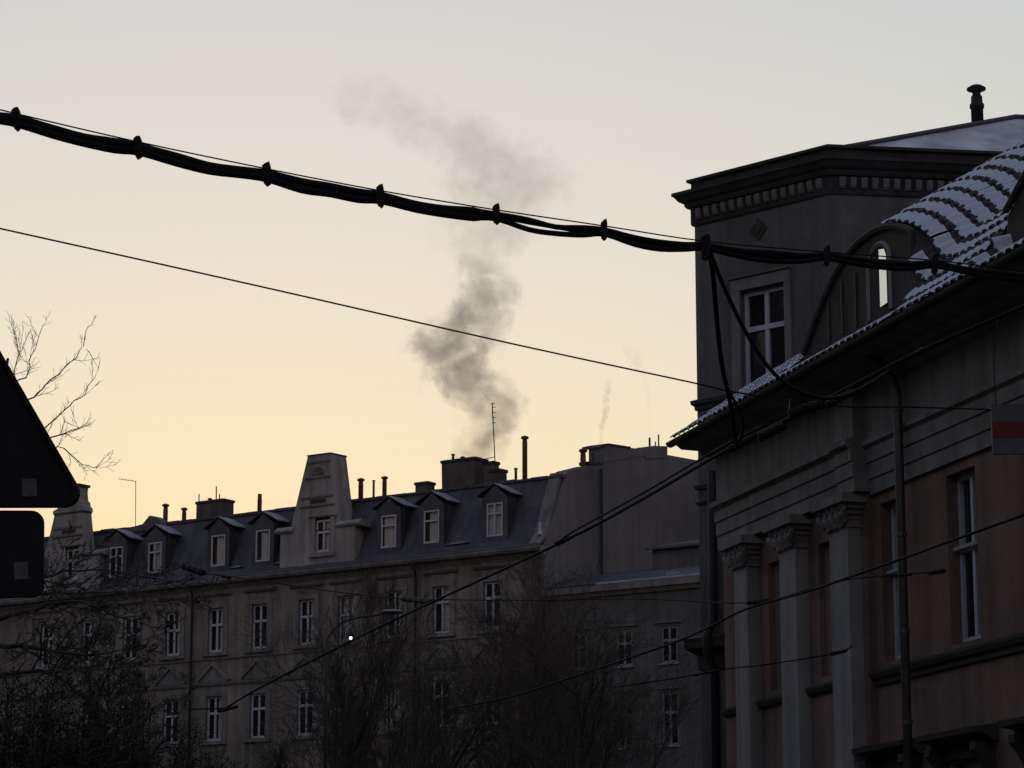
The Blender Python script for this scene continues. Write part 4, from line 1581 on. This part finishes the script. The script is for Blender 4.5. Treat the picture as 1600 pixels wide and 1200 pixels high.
# ================================================================== smoke
def smoke(name, x0, x1, ytop, ybot, y, depth, knots, label, dens, nscale, seed, warp):
    """knots: (py, px centre, px half width, strength), bottom first"""
    a, c = at(x0, ybot, y), at(x1, ytop, y)
    tl = at(x0, ytop, y)
    xa, xb = min(a.x, tl.x), max(c.x, at(x1, ybot, y).x)
    k = MB()
    Fq = Frame(0, y, 90)
    k.box(Fq, xa, xb, -depth / 2, depth / 2, a.z, c.z)
    o = k.build(name, [], None)
    o.data.materials.clear()
    m = bpy.data.materials.new(name + '_volume')
    m.use_nodes = True
    t = m.node_tree
    t.nodes.remove(t.nodes['Principled BSDF'])
    out = t.nodes['Material Output']
    N_, Lk = t.nodes.new, t.links.new

    def math_(op, *ins):
        n = N_('ShaderNodeMath')
        n.operation = op
        for i, v in enumerate(ins):
            if isinstance(v, (int, float)):
                n.inputs[i].default_value = v
            else:
                Lk(v, n.inputs[i])
        return n.outputs[0]
    tc = N_('ShaderNodeTexCoord')
    W, H = xb - xa, c.z - a.z
    # billowing: displace the sample point by noise before looking up the plume
    nz = N_('ShaderNodeTexNoise')
    nz.inputs['Scale'].default_value = nscale
    nz.inputs['Detail'].default_value = 3
    mp0 = N_('ShaderNodeMapping')
    mp0.inputs['Location'].default_value = (seed, seed * 2.3, seed * .7)
    Lk(tc.outputs['Object'], mp0.inputs['Vector'])
    Lk(mp0.outputs[0], nz.inputs['Vector'])
    sub = N_('ShaderNodeVectorMath')
    sub.operation = 'SUBTRACT'
    Lk(nz.outputs['Color'], sub.inputs[0])
    sub.inputs[1].default_value = (.5, .5, .5)
    scl = N_('ShaderNodeVectorMath')
    scl.operation = 'SCALE'
    Lk(sub.outputs[0], scl.inputs[0])
    scl.inputs['Scale'].default_value = warp
    add = N_('ShaderNodeVectorMath')
    Lk(tc.outputs['Object'], add.inputs[0])
    Lk(scl.outputs[0], add.inputs[1])
    sep = N_('ShaderNodeSeparateXYZ')
    Lk(add.outputs[0], sep.inputs[0])
    gx = math_('DIVIDE', math_('SUBTRACT', sep.outputs['X'], xa), W)
    gz = math_('DIVIDE', math_('SUBTRACT', sep.outputs['Z'], a.z), H)
    gy = math_('SUBTRACT', sep.outputs['Y'], y)

    def curve(vals):
        n = N_('ShaderNodeFloatCurve')
        cv = n.mapping.curves[0]
        pts = [((ybot - py) / (ybot - ytop), v) for (py, v) in vals]
        while len(cv.points) < len(pts):
            cv.points.new(.5, .5)
        for p_, (x_, v_) in zip(cv.points, pts):
            p_.location = (x_, v_)
        n.mapping.update()
        Lk(gz, n.inputs['Value'])
        return n.outputs[0]
    cxn = curve([(q[0], (q[1] - x0) / (x1 - x0)) for q in knots])
    rad = curve([(q[0], q[2] / (x1 - x0)) for q in knots])
    stg = curve([(q[0], q[3]) for q in knots])
    rx = math_('DIVIDE', math_('SUBTRACT', gx, cxn), rad)
    ry = math_('DIVIDE', gy, math_('MULTIPLY', rad, W * .9))
    r2 = math_('ADD', math_('MULTIPLY', rx, rx), math_('MULTIPLY', ry, ry))
    n2 = N_('ShaderNodeTexNoise')
    n2.inputs['Scale'].default_value = nscale * 2.1
    n2.inputs['Detail'].default_value = 7
    n2.inputs['Roughness'].default_value = .66
    Lk(add.outputs[0], n2.inputs['Vector'])
    body = math_('SUBTRACT', math_('MULTIPLY', math_('SUBTRACT', n2.outputs['Fac'], .34), 4.2), r2)
    body = math_('MINIMUM', math_('MAXIMUM', body, 0), 1)
    # nothing reaches the walls of the box
    raw = N_('ShaderNodeSeparateXYZ')
    Lk(tc.outputs['Object'], raw.inputs[0])
    ez = math_('DIVIDE', math_('SUBTRACT', raw.outputs['Z'], a.z), H)
    edge = math_('MULTIPLY', math_('MINIMUM', math_('MULTIPLY', ez, 40), 1), math_('MINIMUM', math_('MULTIPLY', math_('SUBTRACT', 1, ez), 10), 1))
    ex = math_('DIVIDE', math_('SUBTRACT', raw.outputs['X'], xa), W)
    edge = math_('MULTIPLY', edge, math_('MINIMUM', math_('MULTIPLY', math_('MULTIPLY', ex, math_('SUBTRACT', 1, ex)), 30), 1))
    de = math_('MULTIPLY', math_('MULTIPLY', body, stg), math_('MULTIPLY', edge, dens))
    de = math_('MAXIMUM', de, 0)
    pv = N_('ShaderNodeVolumePrincipled')
    pv.inputs['Color'].default_value = (.36, .38, .41, 1)
    pv.inputs['Anisotropy'].default_value = .2
    Lk(de, pv.inputs['Density'])
    Lk(pv.outputs[0], out.inputs['Volume'])
    try:
        m.cycles.volume_step_rate = .18
    except Exception:
        pass
    o.data.materials.append(m)
    return tag(o, label, 'smoke', 'chimney smoke', 'stuff')


smoke('smoke_plume', 470, 970, 90, 756, 112.6, 8.0, [
    (756, 735, 30, .6), (715, 745, 48, .85), (680, 770, 52, .9), (640, 768, 62, .95), (605, 735, 78, 1.0), (570, 712, 80, 1.0), (530, 712, 82, .95),
    (490, 742, 72, .85), (450, 760, 60, .75), (420, 755, 58, .42), (380, 760, 98, .24), (320, 785, 118, .2), (260, 785, 125, .2), (220, 725, 118, .2), (165, 605, 105, .15), (120, 570, 70, .05)],
    'dark grey smoke plume drifting up from the tenement chimneys', .62, .5, 3.1, 2.0)
smoke('smoke_wisp', 910, 990, 580, 712, 114.5, 2.0, [(705, 937, 5, .7), (680, 940, 6, .7), (650, 945, 8, .6), (620, 947, 9, .45), (590, 952, 10, .1)],
      'thin faint smoke wisp above the small roof pipe', 2.2, 1.5, 5.2, .35)
smoke('smoke_wisp', 960, 1060, 530, 690, 116.5, 2.0, [(685, 1018, 5, .2), (650, 1014, 6, .28), (600, 1010, 7, .26), (560, 990, 16, .2), (540, 985, 20, .05)],
      'very faint smoke wisp above the blank fire wall', 1.2, 1.5, 9.4, .35)
